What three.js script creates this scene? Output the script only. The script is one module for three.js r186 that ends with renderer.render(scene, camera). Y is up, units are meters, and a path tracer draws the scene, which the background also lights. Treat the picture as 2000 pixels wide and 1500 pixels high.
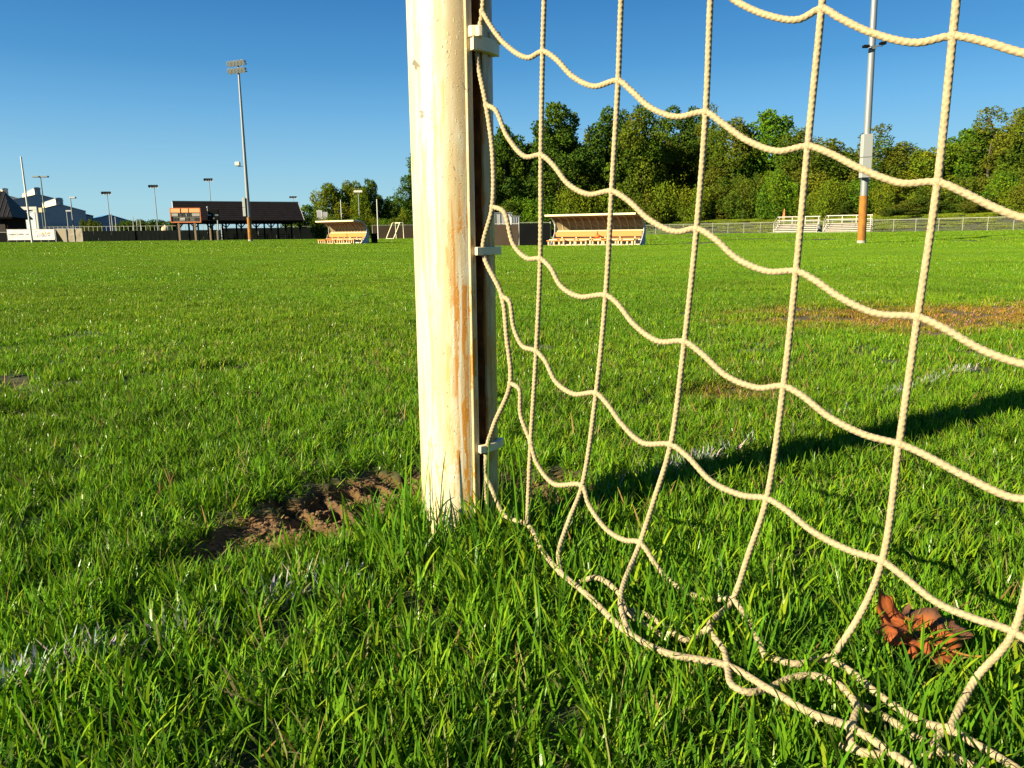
import * as THREE from 'three';
import { mergeGeometries } from 'three/addons/utils/BufferGeometryUtils.js';
import { RoundedBoxGeometry } from 'three/addons/geometries/RoundedBoxGeometry.js';
import { ImprovedNoise } from 'three/addons/math/ImprovedNoise.js';

// ------------------------------------------------------------------ camera, sky, sun, exposure
const scene = new THREE.Scene();
const FOC = 1520, EYE = 0.5, PITCH = Math.atan(286 / FOC), ROLL = 0.010;
const camera = new THREE.PerspectiveCamera(2 * Math.atan(750 / FOC) * 180 / Math.PI, 4 / 3, 0.05, 4000);
camera.position.set(0, EYE, 0);
camera.rotation.order = 'YXZ';
camera.rotation.set(-PITCH, 0, -ROLL);
const renderer = new THREE.WebGLRenderer({ antialias: true });
renderer.toneMapping = THREE.LinearToneMapping;
renderer.toneMappingExposure = 3.35;
renderer.shadowMap.enabled = true;

const SUN_EL = 24 * Math.PI / 180;
const sunDir = new THREE.Vector3(-0.856 * Math.cos(SUN_EL), Math.sin(SUN_EL), 0.517 * Math.cos(SUN_EL)).normalize();
const sun = new THREE.DirectionalLight(new THREE.Color().setRGB(1, 0.87, 0.60), 5);
sun.position.copy(sunDir).multiplyScalar(200);
sun.castShadow = true; sun.shadow.radius = 1;
sun.shadow.mapSize.set(2048, 2048);
Object.assign(sun.shadow.camera, { left: -120, right: 120, top: 120, bottom: -120, near: 1, far: 500 });
scene.add(sun, sun.target);

{ // clear morning sky: paler towards the horizon, darkest at right angles to the sun as skylight is
  const K = [[0, 0.43, 0.66, 0.71], [0.045, 0.36, 0.63, 0.73], [0.09, 0.26, 0.54, 0.74], [0.147, 0.15, 0.415, 0.70], [0.20, 0.08, 0.30, 0.60], [0.27, 0.046, 0.21, 0.50], [0.5, 0.03, 0.14, 0.37], [1, 0.022, 0.11, 0.30]];
  const W = 1024, H = 512, data = new Float32Array(W * H * 4), SKY = 0.318;
  for (let j = 0; j < H; j++) for (let i = 0; i < W; i++) {
    const el = ((j + 0.5) / H - 0.5) * Math.PI, az = ((i + 0.5) / W - 0.5) * 2 * Math.PI;
    const dx = Math.cos(el) * Math.cos(az), dy = Math.sin(el), dz = Math.cos(el) * Math.sin(az);
    const c = dx * sunDir.x + dy * sunDir.y + dz * sunDir.z, e = Math.max(0, Math.min(0.9999, dy));
    let k = 0; while (k < K.length - 2 && e > K[k + 1][0]) k++;
    const t = (e - K[k][0]) / (K[k + 1][0] - K[k][0]), ph = 1 + 0.3 * c * c * Math.min(1, e / 0.16);
    const px = [1, 2, 3].map(q => (K[k][q] + (K[k + 1][q] - K[k][q]) * t) * ph * SKY);
    if (dy < 0) { px[0] = 0.06; px[1] = 0.08; px[2] = 0.05; }
    data.set([...px, 1], (j * W + i) * 4);
  }
  const sky = new THREE.DataTexture(data, W, H, THREE.RGBAFormat, THREE.FloatType);
  sky.mapping = THREE.EquirectangularReflectionMapping;
  sky.magFilter = sky.minFilter = THREE.LinearFilter; sky.needsUpdate = true;
  scene.background = sky; scene.environment = sky;
}

// ------------------------------------------------------------------ helpers
const V = (x, y, z) => new THREE.Vector3(x, y, z);
let seed = 1;
const setSeed = s => { seed = s >>> 0; };
const rnd = () => { seed = (seed + 0x6D2B79F5) | 0; let t = Math.imul(seed ^ (seed >>> 15), 1 | seed); t = (t + Math.imul(t ^ (t >>> 7), 61 | t)) ^ t; return ((t ^ (t >>> 14)) >>> 0) / 4294967296; };
const rr = (a, b) => a + (b - a) * rnd();
const perlin = new ImprovedNoise();
const noise = (x, y, z = 0) => perlin.noise(x, y, z);
const ss = (a, b, x) => { const t = Math.min(1, Math.max(0, (x - a) / (b - a))); return t * t * (3 - 2 * t); };
const taken = new Map();
function numbered(n) { const k = taken.get(n) || 0; taken.set(n, k + 1); return k ? `${n}_${String(k).padStart(3, '0')}` : n; }
function tag(o, label, category, group, kind) {
  o.userData.label = label; if (category) o.userData.category = category;
  if (group) o.userData.group = group; if (kind) o.userData.kind = kind; return o;
}
function thing(name, label, category, pos = [0, 0, 0], turn = 0, group) {
  const o = new THREE.Group(); o.name = numbered(name); o.position.set(...pos); o.rotation.y = turn; scene.add(o);
  return tag(o, label, category, group);
}
function add(name, geo, mat, parent, pos, rot) {
  const m = new THREE.Mesh(geo, mat); m.name = parent ? name : numbered(name); m.castShadow = m.receiveShadow = true;
  if (pos) m.position.set(...pos); if (rot) m.rotation.set(...rot);
  (parent || scene).add(m); return m;
}
function copy(o, label, pos, turn, scale) {
  const c = o.clone(); c.name = numbered(o.name.replace(/_\d{3}$/, '')); c.userData = { ...o.userData }; if (label) c.userData.label = label;
  if (pos) c.position.set(...pos); if (turn !== undefined) c.rotation.y = turn; if (scale) c.scale.set(...scale);
  scene.add(c); return c;
}
const flat = g => g.index ? g.toNonIndexed() : g;
const merge = list => mergeGeometries(list.map(flat));
const box = (w, h, d, x = 0, y = 0, z = 0) => new THREE.BoxGeometry(w, h, d).translate(x, y, z);
const rbox = (w, h, d, r = 0.01, x = 0, y = 0, z = 0) => new RoundedBoxGeometry(w, h, d, 2, r).translate(x, y, z);
function bar(a, b, r, r2 = r, n = 8) { // round bar between two points
  const A = V(...a), B = V(...b), d = B.clone().sub(A), L = d.length();
  const g = new THREE.CylinderGeometry(r2, r, L, n);
  g.applyQuaternion(new THREE.Quaternion().setFromUnitVectors(V(0, 1, 0), d.normalize()));
  const c = A.add(B).multiplyScalar(0.5); return g.translate(c.x, c.y, c.z);
}
function lin(r, g, b) { return new THREE.Color().setRGB(r, g, b); }
function mat(r, g, b, rough = 0.8, extra = {}) { return new THREE.MeshPhysicalMaterial({ color: lin(r, g, b), roughness: rough, side: THREE.DoubleSide, ...extra }); }
// where a column/row read off the survey picture lies at a given distance ahead
const cp = Math.cos(PITCH), sp = Math.sin(PITCH), ca = Math.cos(ROLL), sa = Math.sin(ROLL);
function site(col, row, d) {
  const u = (col - 1000) / FOC, v = -(row - 750) / FOC;
  const x = u * ca + v * sa, up = -u * sa + v * ca;
  const ry = -sp + up * cp, rz = -cp - up * sp;
  return V(x * d / -rz, EYE + ry * d / -rz, -d);
}
const colX = (col, d) => site(col, 464, d).x;
const onGround = (col, d) => { const x = colX(col, d); return [x, hgt(x, -d), -d]; };

// ------------------------------------------------------------------ grain textures
function grain(fn, W = 256, srgb = true) {
  const d = new Uint8Array(W * W * 4);
  for (let j = 0; j < W; j++) for (let i = 0; i < W; i++) { const c = fn(i / W, j / W); d.set([c[0], c[1], c[2], 255].map(v => Math.max(0, Math.min(255, v))), (j * W + i) * 4); }
  const t = new THREE.DataTexture(d, W, W); t.wrapS = t.wrapT = THREE.RepeatWrapping; t.magFilter = THREE.LinearFilter; t.minFilter = THREE.LinearFilter;
  if (srgb) t.colorSpace = THREE.SRGBColorSpace; t.needsUpdate = true; return t;
}
// tiling value noise
function tileNoise(u, v, f, s = 0) {
  const h = (x, y) => { x = ((x % f) + f) % f; y = ((y % f) + f) % f; const n = Math.sin(x * 127.1 + y * 311.7 + s * 74.7) * 43758.5453; return n - Math.floor(n); };
  const x = u * f, y = v * f, i = Math.floor(x), j = Math.floor(y), a = ss(0, 1, x - i), b = ss(0, 1, y - j);
  return (h(i, j) * (1 - a) + h(i + 1, j) * a) * (1 - b) + (h(i, j + 1) * (1 - a) + h(i + 1, j + 1) * a) * b;
}
const fbm = (u, v, f, s) => tileNoise(u, v, f, s) * 0.5 + tileNoise(u, v, f * 2, s + 1) * 0.25 + tileNoise(u, v, f * 4, s + 2) * 0.15 + tileNoise(u, v, f * 8, s + 3) * 0.1;
const roughGrain = grain((u, v) => { const n = 150 + 105 * fbm(u, v, 8, 3); return [n, n, n]; }, 256, true);
const bumpGrain = grain((u, v) => { const n = 255 * fbm(u, v, 16, 9); return [n, n, n]; }, 256, false);

// ------------------------------------------------------------------ the lie of the land
const dirtL = [[-0.53, -1.135], [-0.55, -1.311], [-0.475, -1.43], [-0.386, -1.56], [-0.294, -1.65], [-0.187, -1.645], [-0.156, -1.34], [-0.244, -1.325], [-0.32, -1.255], [-0.412, -1.215], [-0.456, -1.13], [-0.5, -1.115]];
const dirtR = [[-0.029, -1.596], [0.141, -1.608], [0.163, -1.503], [0.105, -1.413], [0.007, -1.374], [-0.027, -1.432]];
function polyDist(P, x, z) { // signed distance, positive inside
  let d = 1e9, inside = false;
  for (let i = 0, j = P.length - 1; i < P.length; j = i++) {
    const [ax, az] = P[j], [bx, bz] = P[i], ex = bx - ax, ez = bz - az;
    const t = Math.max(0, Math.min(1, ((x - ax) * ex + (z - az) * ez) / (ex * ex + ez * ez)));
    d = Math.min(d, Math.hypot(x - ax - t * ex, z - az - t * ez));
    if ((bz > z) !== (az > z) && x < (ax - bx) * (z - bz) / (az - bz) + bx) inside = !inside;
  }
  return inside ? d : -d;
}
const nearDirt = (x, z) => x > -0.8 && x < 0.4 && z > -1.9 && z < -0.9;
function bareL(x, z) { return nearDirt(x, z) ? polyDist(dirtL, x, z) + 0.05 * noise(x * 14, z * 14, 3.3) + 0.045 * noise(x * 38, z * 38, 1.3) : -1; }
function bareR(x, z) { return nearDirt(x, z) ? polyDist(dirtR, x, z) + 0.05 * noise(x * 14, z * 14, 7.3) : -1; }
// tyre lug marks pressed into the soil left of the post: rows of holes
function lugs(x, z) {
  const ox = x + 0.29, oz = z + 1.46, c = Math.cos(0.62), s = Math.sin(0.62);
  const a = (ox * c - oz * s) / 0.066, b = (ox * s + oz * c) / 0.088;
  if (Math.abs(b) > 1.5 || a < -2.6 || a > 2.3) return 0;
  const wob = 0.16 * noise(x * 30, z * 30, 5);
  const fa = Math.abs(a - Math.round(a)) + wob, fb = Math.abs(b - Math.round(b)) + wob;
  return ss(0.43, 0.28, fa) * ss(0.43, 0.30, fb);
}
const ell = (x, z, cx, cz, rx, rz, rot = 0) => { const c = Math.cos(rot), s = Math.sin(rot), a = ((x - cx) * c + (z - cz) * s) / rx, b = ((z - cz) * c - (x - cx) * s) / rz; return Math.hypot(a, b); };
function wornMouth(x, z) { // thin, scuffed turf in the goal mouth
  if (z < -8 || z > -2 || x < 0) return 0;
  const e = Math.min(ell(x, z, 2.75, -4.75, 1.5, 0.85, -0.12), ell(x, z, 4.4, -4.9, 1.8, 1.0, -0.1), ell(x, z, 0.72, -2.44, 0.24, 0.16, -0.4) * 1.1);
  return ss(1.25, 0.45, e + 0.55 * noise(x * 2.6, z * 3.4, 8.1) + 0.2 * noise(x * 9, z * 9, 2));
}
function hollows(x, z) {
  if (x > 0 || z < -4 || z > -1.2) return 0;
  const e = Math.min(ell(x, z, -1.50, -2.24, 0.26, 0.13), ell(x, z, -1.86, -2.78, 0.2, 0.12), ell(x, z, -1.16, -3.05, 0.16, 0.1));
  return ss(1.2, 0.5, e + 0.4 * noise(x * 6, z * 6, 4));
}
function fenceSide(x, z) { return 0.740 * (x - 20.3) - 0.673 * (z + 112); }
function hgt(x, z) {
  const d = Math.hypot(x, z * 1.0);
  let h = -0.1 * ss(4, 45, d);
  const right = ss(2, 22, x);
  h += (0.6 * ss(55, 105, d)) * (1 - right) + 0.74 * ss(50, 84, d) * right;
  if (d > 60) h += (1.8 * ss(0, 11, fenceSide(x, z)) + 0.05 * Math.max(0, fenceSide(x, z) - 8)) * ss(12, 26, x) + 0.8 * ss(130, 200, d);
  if (d < 14) {
    const k = ss(14, 6, d);
    h += k * (0.012 * noise(x * 2.1, z * 2.1, 0.5) + 0.006 * noise(x * 7, z * 7, 1.5));
    const L = bareL(x, z), R = bareR(x, z);
    if (L > -0.06) h -= 0.022 * ss(-0.05, 0.05, L) - 0.007 * ss(0, 0.04, L) * noise(x * 18, z * 18, 2) - 0.007 * ss(0, 0.04, L) * noise(x * 60, z * 60, 5) - 0.004 * ss(0, 0.04, L) * noise(x * 130, z * 130, 8) + 0.038 * ss(0, 0.02, L) * lugs(x, z);
    if (R > -0.06) h -= 0.018 * ss(-0.05, 0.05, R) - 0.006 * noise(x * 50, z * 50, 5);
    h -= 0.05 * hollows(x, z) + 0.012 * wornMouth(x, z);
  }
  return h;
}

// ------------------------------------------------------------------ ground sheet
const groundMat = new THREE.MeshStandardMaterial({ vertexColors: true, roughness: 0.95, side: THREE.DoubleSide, map: roughGrain, bumpMap: bumpGrain, bumpScale: 0.006 });
{
  const rings = [0.02]; let r = 0.3;
  while (r < 1800) { rings.push(r); r *= r < 0.95 ? 1.03 : r < 2.0 ? 1.005 : r < 12 ? 1.02 : 1.045; }
  const ang = []; for (let a = -180; a < 180;) { ang.push(a * Math.PI / 180); a += a > -28 && a < 8 ? 0.24 : Math.abs(a) < 48 ? 0.36 : 6; }
  ang.push(Math.PI);
  const pos = [], col = [], uv = [], idx = [], n = ang.length;
  for (const R of rings) for (const a of ang) {
    const x = R * Math.sin(a), z = -R * Math.cos(a);
    pos.push(x, hgt(x, z), z); uv.push(x / 0.6, z / 0.6);
    const soil = Math.max(ss(-0.03, 0.02, bareL(x, z)), 0.9 * ss(-0.03, 0.02, bareR(x, z)), 0.75 * wornMouth(x, z));
    const n1 = 0.5 + 0.5 * noise(x * 9, z * 9, 1), n2 = 0.5 + 0.5 * noise(x * 0.15, z * 0.15, 9);
    const th = [0.034 + 0.014 * n1, 0.044 + 0.014 * n1, 0.008], so = [0.105 + 0.05 * n1, 0.056 + 0.026 * n1, 0.015 + 0.008 * n1];
    for (let k = 0; k < 3; k++) col.push(th[k] * (0.9 + 0.2 * n2) * (1 - soil) + so[k] * soil);
  }
  for (let i = 0; i < rings.length - 1; i++) for (let j = 0; j < n - 1; j++) { const a = i * n + j, b = a + n; idx.push(a, a + 1, b, a + 1, b + 1, b); }
  const g = new THREE.BufferGeometry();
  g.setAttribute('position', new THREE.Float32BufferAttribute(pos, 3)); g.setAttribute('uv', new THREE.Float32BufferAttribute(uv, 2));
  g.setAttribute('color', new THREE.Float32BufferAttribute(col, 3)); g.setIndex(idx); g.computeVertexNormals();
  tag(add('ground', g, groundMat), 'soil and thatch of the sports field under the grass', null, null, 'structure');
}

// ------------------------------------------------------------------ goal frame: painted tube with a net channel on its back
const POST = [-0.090, 0, -1.27], TURN = -48.16 * Math.PI / 180, PR = 0.065;   // local x = out of the back of the goal, local z = outside of the goal
function paintTexture() {
  const W = 768, H = 1536, d = new Uint8Array(W * H * 4);
  const enc = c => Math.max(0, Math.min(255, 255 * Math.pow(Math.max(0, c), 1 / 2.2)));
  setSeed(77);
  const ticks = []; for (let i = 0; i < 90; i++) ticks.push([rr(-52, 130), rr(0.03, 0.95), rr(0.4, 1.1), rr(0.002, 0.008), rr(-1.2, 1.2)]);
  const scuffs = []; for (let i = 0; i < 9; i++) scuffs.push([91 + rr(-7, 7), 0.752 + rr(-0.006, 0.006), rr(1.5, 4.5), rr(0.004, 0.011), rr(-1.6, -0.9)]);
  for (let i = 0; i < 5; i++) scuffs.push([83 + rr(-4, 4), 0.682 + rr(-0.004, 0.004), rr(1.2, 3.4), rr(0.003, 0.008), rr(-1.5, -0.9)]);
  const specks = []; for (let i = 0; i < 240; i++) specks.push([rr(-52, 130), 0.02 + 0.14 * rnd() * rnd(), rr(0.3, 1.1), rr(0.0005, 0.003), 0]);
  const dark = new Float32Array(W * H);
  for (const [L, k] of [[ticks, 0.75], [scuffs, 0.8], [specks, 0.5]]) for (const [p, y, wp, wy, sl] of L) {
    const ci = ((p + 360) % 360) / 360 * W, cj = y / 1.25 * H, ri = Math.ceil(wp / 360 * W * 3) + 8, rj = Math.ceil(wy / 1.25 * H) + 6;
    for (let j = -rj; j <= rj; j++) for (let i = -ri; i <= ri; i++) {
      const I = ((Math.round(ci + i) % W) + W) % W, J = Math.round(cj + j); if (J < 0 || J >= H) continue;
      const a = (i + sl * j * 0.9) / Math.max(0.9, wp / 360 * W), b = j / Math.max(1, wy / 1.25 * H * 0.5);
      const m = ss(1.15, 0.7, Math.hypot(a, b)) * k; dark[J * W + I] = Math.max(dark[J * W + I], m);
    }
  }
  const N = (x, y, z) => 0.5 + 0.5 * noise(x, y, z), runs = [];
  for (let i = 0; i < 5; i++) { const a = rr(0.2, 0.62); runs.push({ p: rr(13, 40), y0: a, y1: a - rr(0.12, 0.4), w: rr(0.6, 2.2), k: rr(0.5, 1), c: [0.38, 0.17, 0.025] }); }
  for (let i = 0; i < 7; i++) { const a = rr(0.55, 1.1); runs.push({ p: rr(55, 112), y0: a, y1: a - rr(0.12, 0.45), w: rr(1.2, 3.6), k: rr(0.4, 0.85), c: [0.48, 0.33, 0.08] }); }
  for (let i = 0; i < 8; i++) { const a = rr(0.3, 0.9); runs.push({ p: rr(-50, -12), y0: a, y1: a - rr(0.12, 0.45), w: rr(0.8, 2.4), k: rr(0.5, 1), c: [0.36, 0.22, 0.07] }); }
  for (let j = 0; j < H; j++) for (let i = 0; i < W; i++) {
    let p = i / W * 360; if (p > 180) p -= 360; const y = j / H * 1.25;
    let c = [0.51, 0.465, 0.335];
    const mix = (t, k) => { k = Math.max(0, Math.min(1, k)); for (let q = 0; q < 3; q++) c[q] += (t[q] - c[q]) * k; };
    // yellowed blotches
    mix([0.50, 0.40, 0.19], 0.75 * ss(0.44, 0.62, 0.6 * N(p * 0.045, y * 5, 1) + 0.4 * N(p * 0.16, y * 13, 2)));
    mix([0.46, 0.30, 0.08], 0.6 * ss(0.56, 0.68, 0.6 * N(p * 0.07, y * 7, 6) + 0.4 * N(p * 0.3, y * 30, 7)));
    // tan film and rust beside the channel
    const side = ss(54, 30, p + 10 * noise(y * 8, 1, 1)) * ss(8, 13, p), low = ss(0.62, 0.42, y + 0.14 * noise(p * 0.15, y * 6, 2));
    mix([0.42, 0.31, 0.15], 0.75 * (side + (p < -8 ? 1.1 : 0)) * ss(0.30, 0.52, 0.6 * N(p * 0.06, y * 7, 11) + 0.4 * N(p * 0.22, y * 30, 12)));
    mix([0.42, 0.18, 0.018], 1.1 * (side * low * 1.2 + (p < -8 ? 0.7 : 0)) * ss(0.50, 0.56, 0.55 * N(p * 0.085, y * 14, 17) + 0.27 * N(p * 0.24, y * 44, 5) + 0.18 * N(p * 0.9, y * 150, 6)));
    // single runs of rust water and old paint
    for (const r of runs) { if (y > r.y0 || y < r.y1) continue; const dp = Math.abs(p - r.p - 2.2 * noise(y * 8, r.p, 0) - 0.8 * noise(y * 34, r.p, 3)); if (dp < 4) mix(r.c, r.k * ss(r.w, r.w * 0.4, dp) * ss(r.y0, r.y0 - 0.02, y) * ss(r.y1, r.y1 + 0.08, y) * (0.55 + 0.6 * N(y * 22, r.p, 8))); }
    // flaked patches near the foot
    mix([0.42, 0.24, 0.06], 0.9 * ss(0.6, 0.68, N(p * 0.22, y * 26, 23) * 0.65 + N(p * 0.8, y * 90, 3) * 0.35) * ss(0.30, 0.15, y) * ss(110, 75, p));
    // pale drips
    for (const [p0, w, y0] of [[31, 1.7, 0.5], [19.5, 1.0, 0.62]]) {
      const q = p0 + 5 * noise(y * 7, p0, 0) + 1.2 * noise(y * 30, p0, 3) + (y < 0.42 ? 3.5 * ss(0.42, 0.3, y) : 0);
      mix([0.53, 0.51, 0.43], 0.9 * ss(w * 1.3, w * 0.7, Math.abs(p - q)) * ss(y0, y0 - 0.06, y));
    }
    // grey tape remnant
    if (y > 0.112 && y < 0.142 && p > 40 && p < 53) mix([0.55, 0.54, 0.47], 0.6 * ss(0.3, 0.5, N(p * 0.8, y * 160, 4)));
    // splashed dirt at the foot
    mix([0.24, 0.15, 0.08], 0.6 * ss(0.62, 0.75, N(p * 0.6, y * 120, 31)) * ss(0.09, 0.02, y));
    mix([0.07, 0.06, 0.05], dark[j * W + i]);
    const f = 0.86 + 0.05 * N(p * 3, y * 300, 9);
    d.set([enc(c[0] * f), enc(c[1] * f), enc(c[2] * f), 255], (j * W + i) * 4);
  }
  const t = new THREE.DataTexture(d, W, H); t.wrapS = THREE.RepeatWrapping; t.wrapT = THREE.MirroredRepeatWrapping;
  t.magFilter = t.minFilter = THREE.LinearFilter; t.colorSpace = THREE.SRGBColorSpace; t.needsUpdate = true; return t;
}
const bumpPaint = grain((u, v) => { const b = tileNoise(u, v, 60, 4) > 0.86 ? 70 : 0; const n = 110 + 70 * fbm(u, v, 10, 5) + b; return [n, n, n]; }, 512, false);
bumpPaint.repeat.set(3, 9);
const paintMat = new THREE.MeshPhysicalMaterial({ map: paintTexture(), roughness: 0.42, bumpMap: bumpPaint, bumpScale: 0.0009, side: THREE.DoubleSide });
const channelTex = grain((u, v) => { const n = fbm(u, v, 8, 21), s = tileNoise(u * 1, v * 0.25, 24, 2); const k = 0.45 + 0.75 * n * (0.6 + 0.6 * s); return [176 * k, 112 * k, 50 * k]; }, 256);
channelTex.repeat.set(1, 6);
const channelMat = new THREE.MeshStandardMaterial({ map: channelTex, roughness: 0.8, side: THREE.DoubleSide });
function sweep(prof, y0, y1, uOf, n = 1) { // profile [[x,z]...] run up from y0 to y1
  const pos = [], uv = [], idx = [], m = prof.length;
  for (let k = 0; k <= n; k++) prof.forEach(([x, z], i) => { const y = y0 + (y1 - y0) * k / n; pos.push(x, y, z); uv.push(uOf(i, x, z), y / 1.25); });
  for (let k = 0; k < n; k++) for (let i = 0; i < m - 1; i++) { const a = k * m + i; idx.push(a, a + m, a + 1, a + 1, a + m, a + m + 1); }
  const g = new THREE.BufferGeometry(); g.setAttribute('position', new THREE.Float32BufferAttribute(pos, 3)); g.setAttribute('uv', new THREE.Float32BufferAttribute(uv, 2));
  g.setIndex(idx); g.computeVertexNormals(); return g;
}
const goal = thing('soccer_goal', 'weathered cream soccer goal frame with rust stained post and net channel', 'goal', POST, TURN);
{
  const sl = 0.0125, al = Math.asin(sl / PR), tube = [], chan = [];
  for (let i = 0; i <= 120; i++) { const p = al + (2 * Math.PI - 2 * al) * i / 120; tube.push([PR * Math.cos(p), PR * Math.sin(p)]); }
  const x0 = PR * Math.cos(al);
  // rounded lips, then the channel walls
  const lip = s => [[x0, s * sl], [x0 - 0.0006, s * (sl - 0.0022)], [x0 - 0.003, s * (sl - 0.0030)]];
  const wallP = [...lip(1), [x0 - 0.006, sl - 0.003], [x0 - 0.0062, sl + 0.004], [x0 - 0.030, sl + 0.003], [x0 - 0.030, -sl - 0.003], [x0 - 0.0062, -sl - 0.004], [x0 - 0.006, -sl + 0.003], ...lip(-1).reverse()];
  const postGeo = () => sweep(tube, -0.15, 2.5, (i) => (al + (2 * Math.PI - 2 * al) * i / 120) / (2 * Math.PI), 2);
  add('post', postGeo(), paintMat, goal);
  add('net_channel', toCreased(sweep(wallP, -0.15, 2.49, (i) => i / 10)), channelMat, goal);
  for (const s of [1, -1]) { // flat lips along the mouth of the channel
    const L = [[x0 - 0.004, s * (sl + 0.0085)], [x0 + 0.0005, s * (sl + 0.0085)], [x0 + 0.0016, s * (sl + 0.0075)], [x0 + 0.0020, s * (sl + 0.001)], [x0 + 0.0012, s * (sl - 0.0028)], [x0 - 0.003, s * (sl - 0.0032)]];
    add('channel_lip', toCreased(sweep(L, -0.14, 2.485, (i, x, z) => (Math.atan2(z, x) / (2 * Math.PI) + 1) % 1)), paintMat, goal);
  }
  add('post', postGeo(), paintMat, goal, [0, 0, -7.44]);
  const cb = sweep(tube, 0, 7.44 - 2 * PR, (i) => i / 120, 2); cb.rotateX(-Math.PI / 2).translate(0, 2.44 + PR, -PR);
  add('crossbar', cb, paintMat, goal);
  // plastic net clips across the channel
  const clipMat = new THREE.MeshPhysicalMaterial({ color: lin(0.58, 0.5, 0.33), roughness: 0.45, side: THREE.DoubleSide });
  function band(a0, a1, r0, r1, h) {
    const s = new THREE.Shape(), n = 18, P = [];
    for (let i = 0; i <= n; i++) { const a = a0 + (a1 - a0) * i / n; P.push([r1 * Math.cos(a), r1 * Math.sin(a)]); }
    for (let i = n; i >= 0; i--) { const a = a0 + (a1 - a0) * i / n; P.push([r0 * Math.cos(a), r0 * Math.sin(a)]); }
    P.forEach(([x, z], i) => i ? s.lineTo(x, z) : s.moveTo(x, z));
    const g = new THREE.ExtrudeGeometry(s, { depth: h - 0.002, bevelEnabled: true, bevelSize: 0.001, bevelThickness: 0.001, bevelSegments: 2, curveSegments: 6 });
    return g.rotateX(Math.PI / 2).translate(0, h / 2 - 0.001, 0);
  }
  const D = Math.PI / 180;
  for (const y of [0.480, 0.166]) add('net_clip', merge([band(-40 * D, 10 * D, PR + 0.0022, PR + 0.010, 0.0125), box(0.016, 0.011, 0.006, PR - 0.006, 0, 0.0062)]), clipMat, goal, [0, y, 0]);
  const c = add('net_clip', merge([band(-36 * D, 11 * D, PR + 0.002, PR + 0.0115, 0.020), box(0.016, 0.016, 0.006, PR - 0.006, 0, 0.0062)]), clipMat, goal, [0, 0.780, 0]);
  for (const [a, w] of [[5, 0.020], [-33, 0.018]]) {
    const s = new THREE.Shape(); const h = w / 2;   // four-lobed lug head
    for (let i = 0; i < 24; i++) { const q = i / 24 * 2 * Math.PI, r = h * (1 + 0.16 * Math.cos(4 * q)); i ? s.lineTo(r * Math.cos(q), r * Math.sin(q)) : s.moveTo(r, 0); }
    const g = new THREE.ExtrudeGeometry(s, { depth: 0.013, bevelEnabled: true, bevelSize: 0.0012, bevelThickness: 0.0012, bevelSegments: 2 }).rotateX(-Math.PI / 2);
    add('lug', g.translate((PR + 0.006) * Math.cos(a * D), 0.009, (PR + 0.006) * Math.sin(a * D)), clipMat, c);
  }
  // raised mark moulded on the upper clip
  const mk = []; const ring = (q, y) => [(PR + 0.0118) * Math.cos(q * D), y, (PR + 0.0118) * Math.sin(q * D)];
  for (const q0 of [-9, -15]) { const pts = [[1.6, 0.003], [0.6, 0.0045], [-1.2, 0.0035], [-0.6, 0.0008], [1.6, -0.004], [-1.8, -0.004]]; for (let i = 0; i < 5; i++) mk.push(bar(ring(q0 + pts[i][0], pts[i][1]), ring(q0 + pts[i + 1][0], pts[i + 1][1]), 0.0006, 0.0006, 5)); }
  add('moulded_mark', merge(mk), clipMat, c);
}
function toCreased(g) { g = g.toNonIndexed(); g.computeVertexNormals(); return g; }

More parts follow.
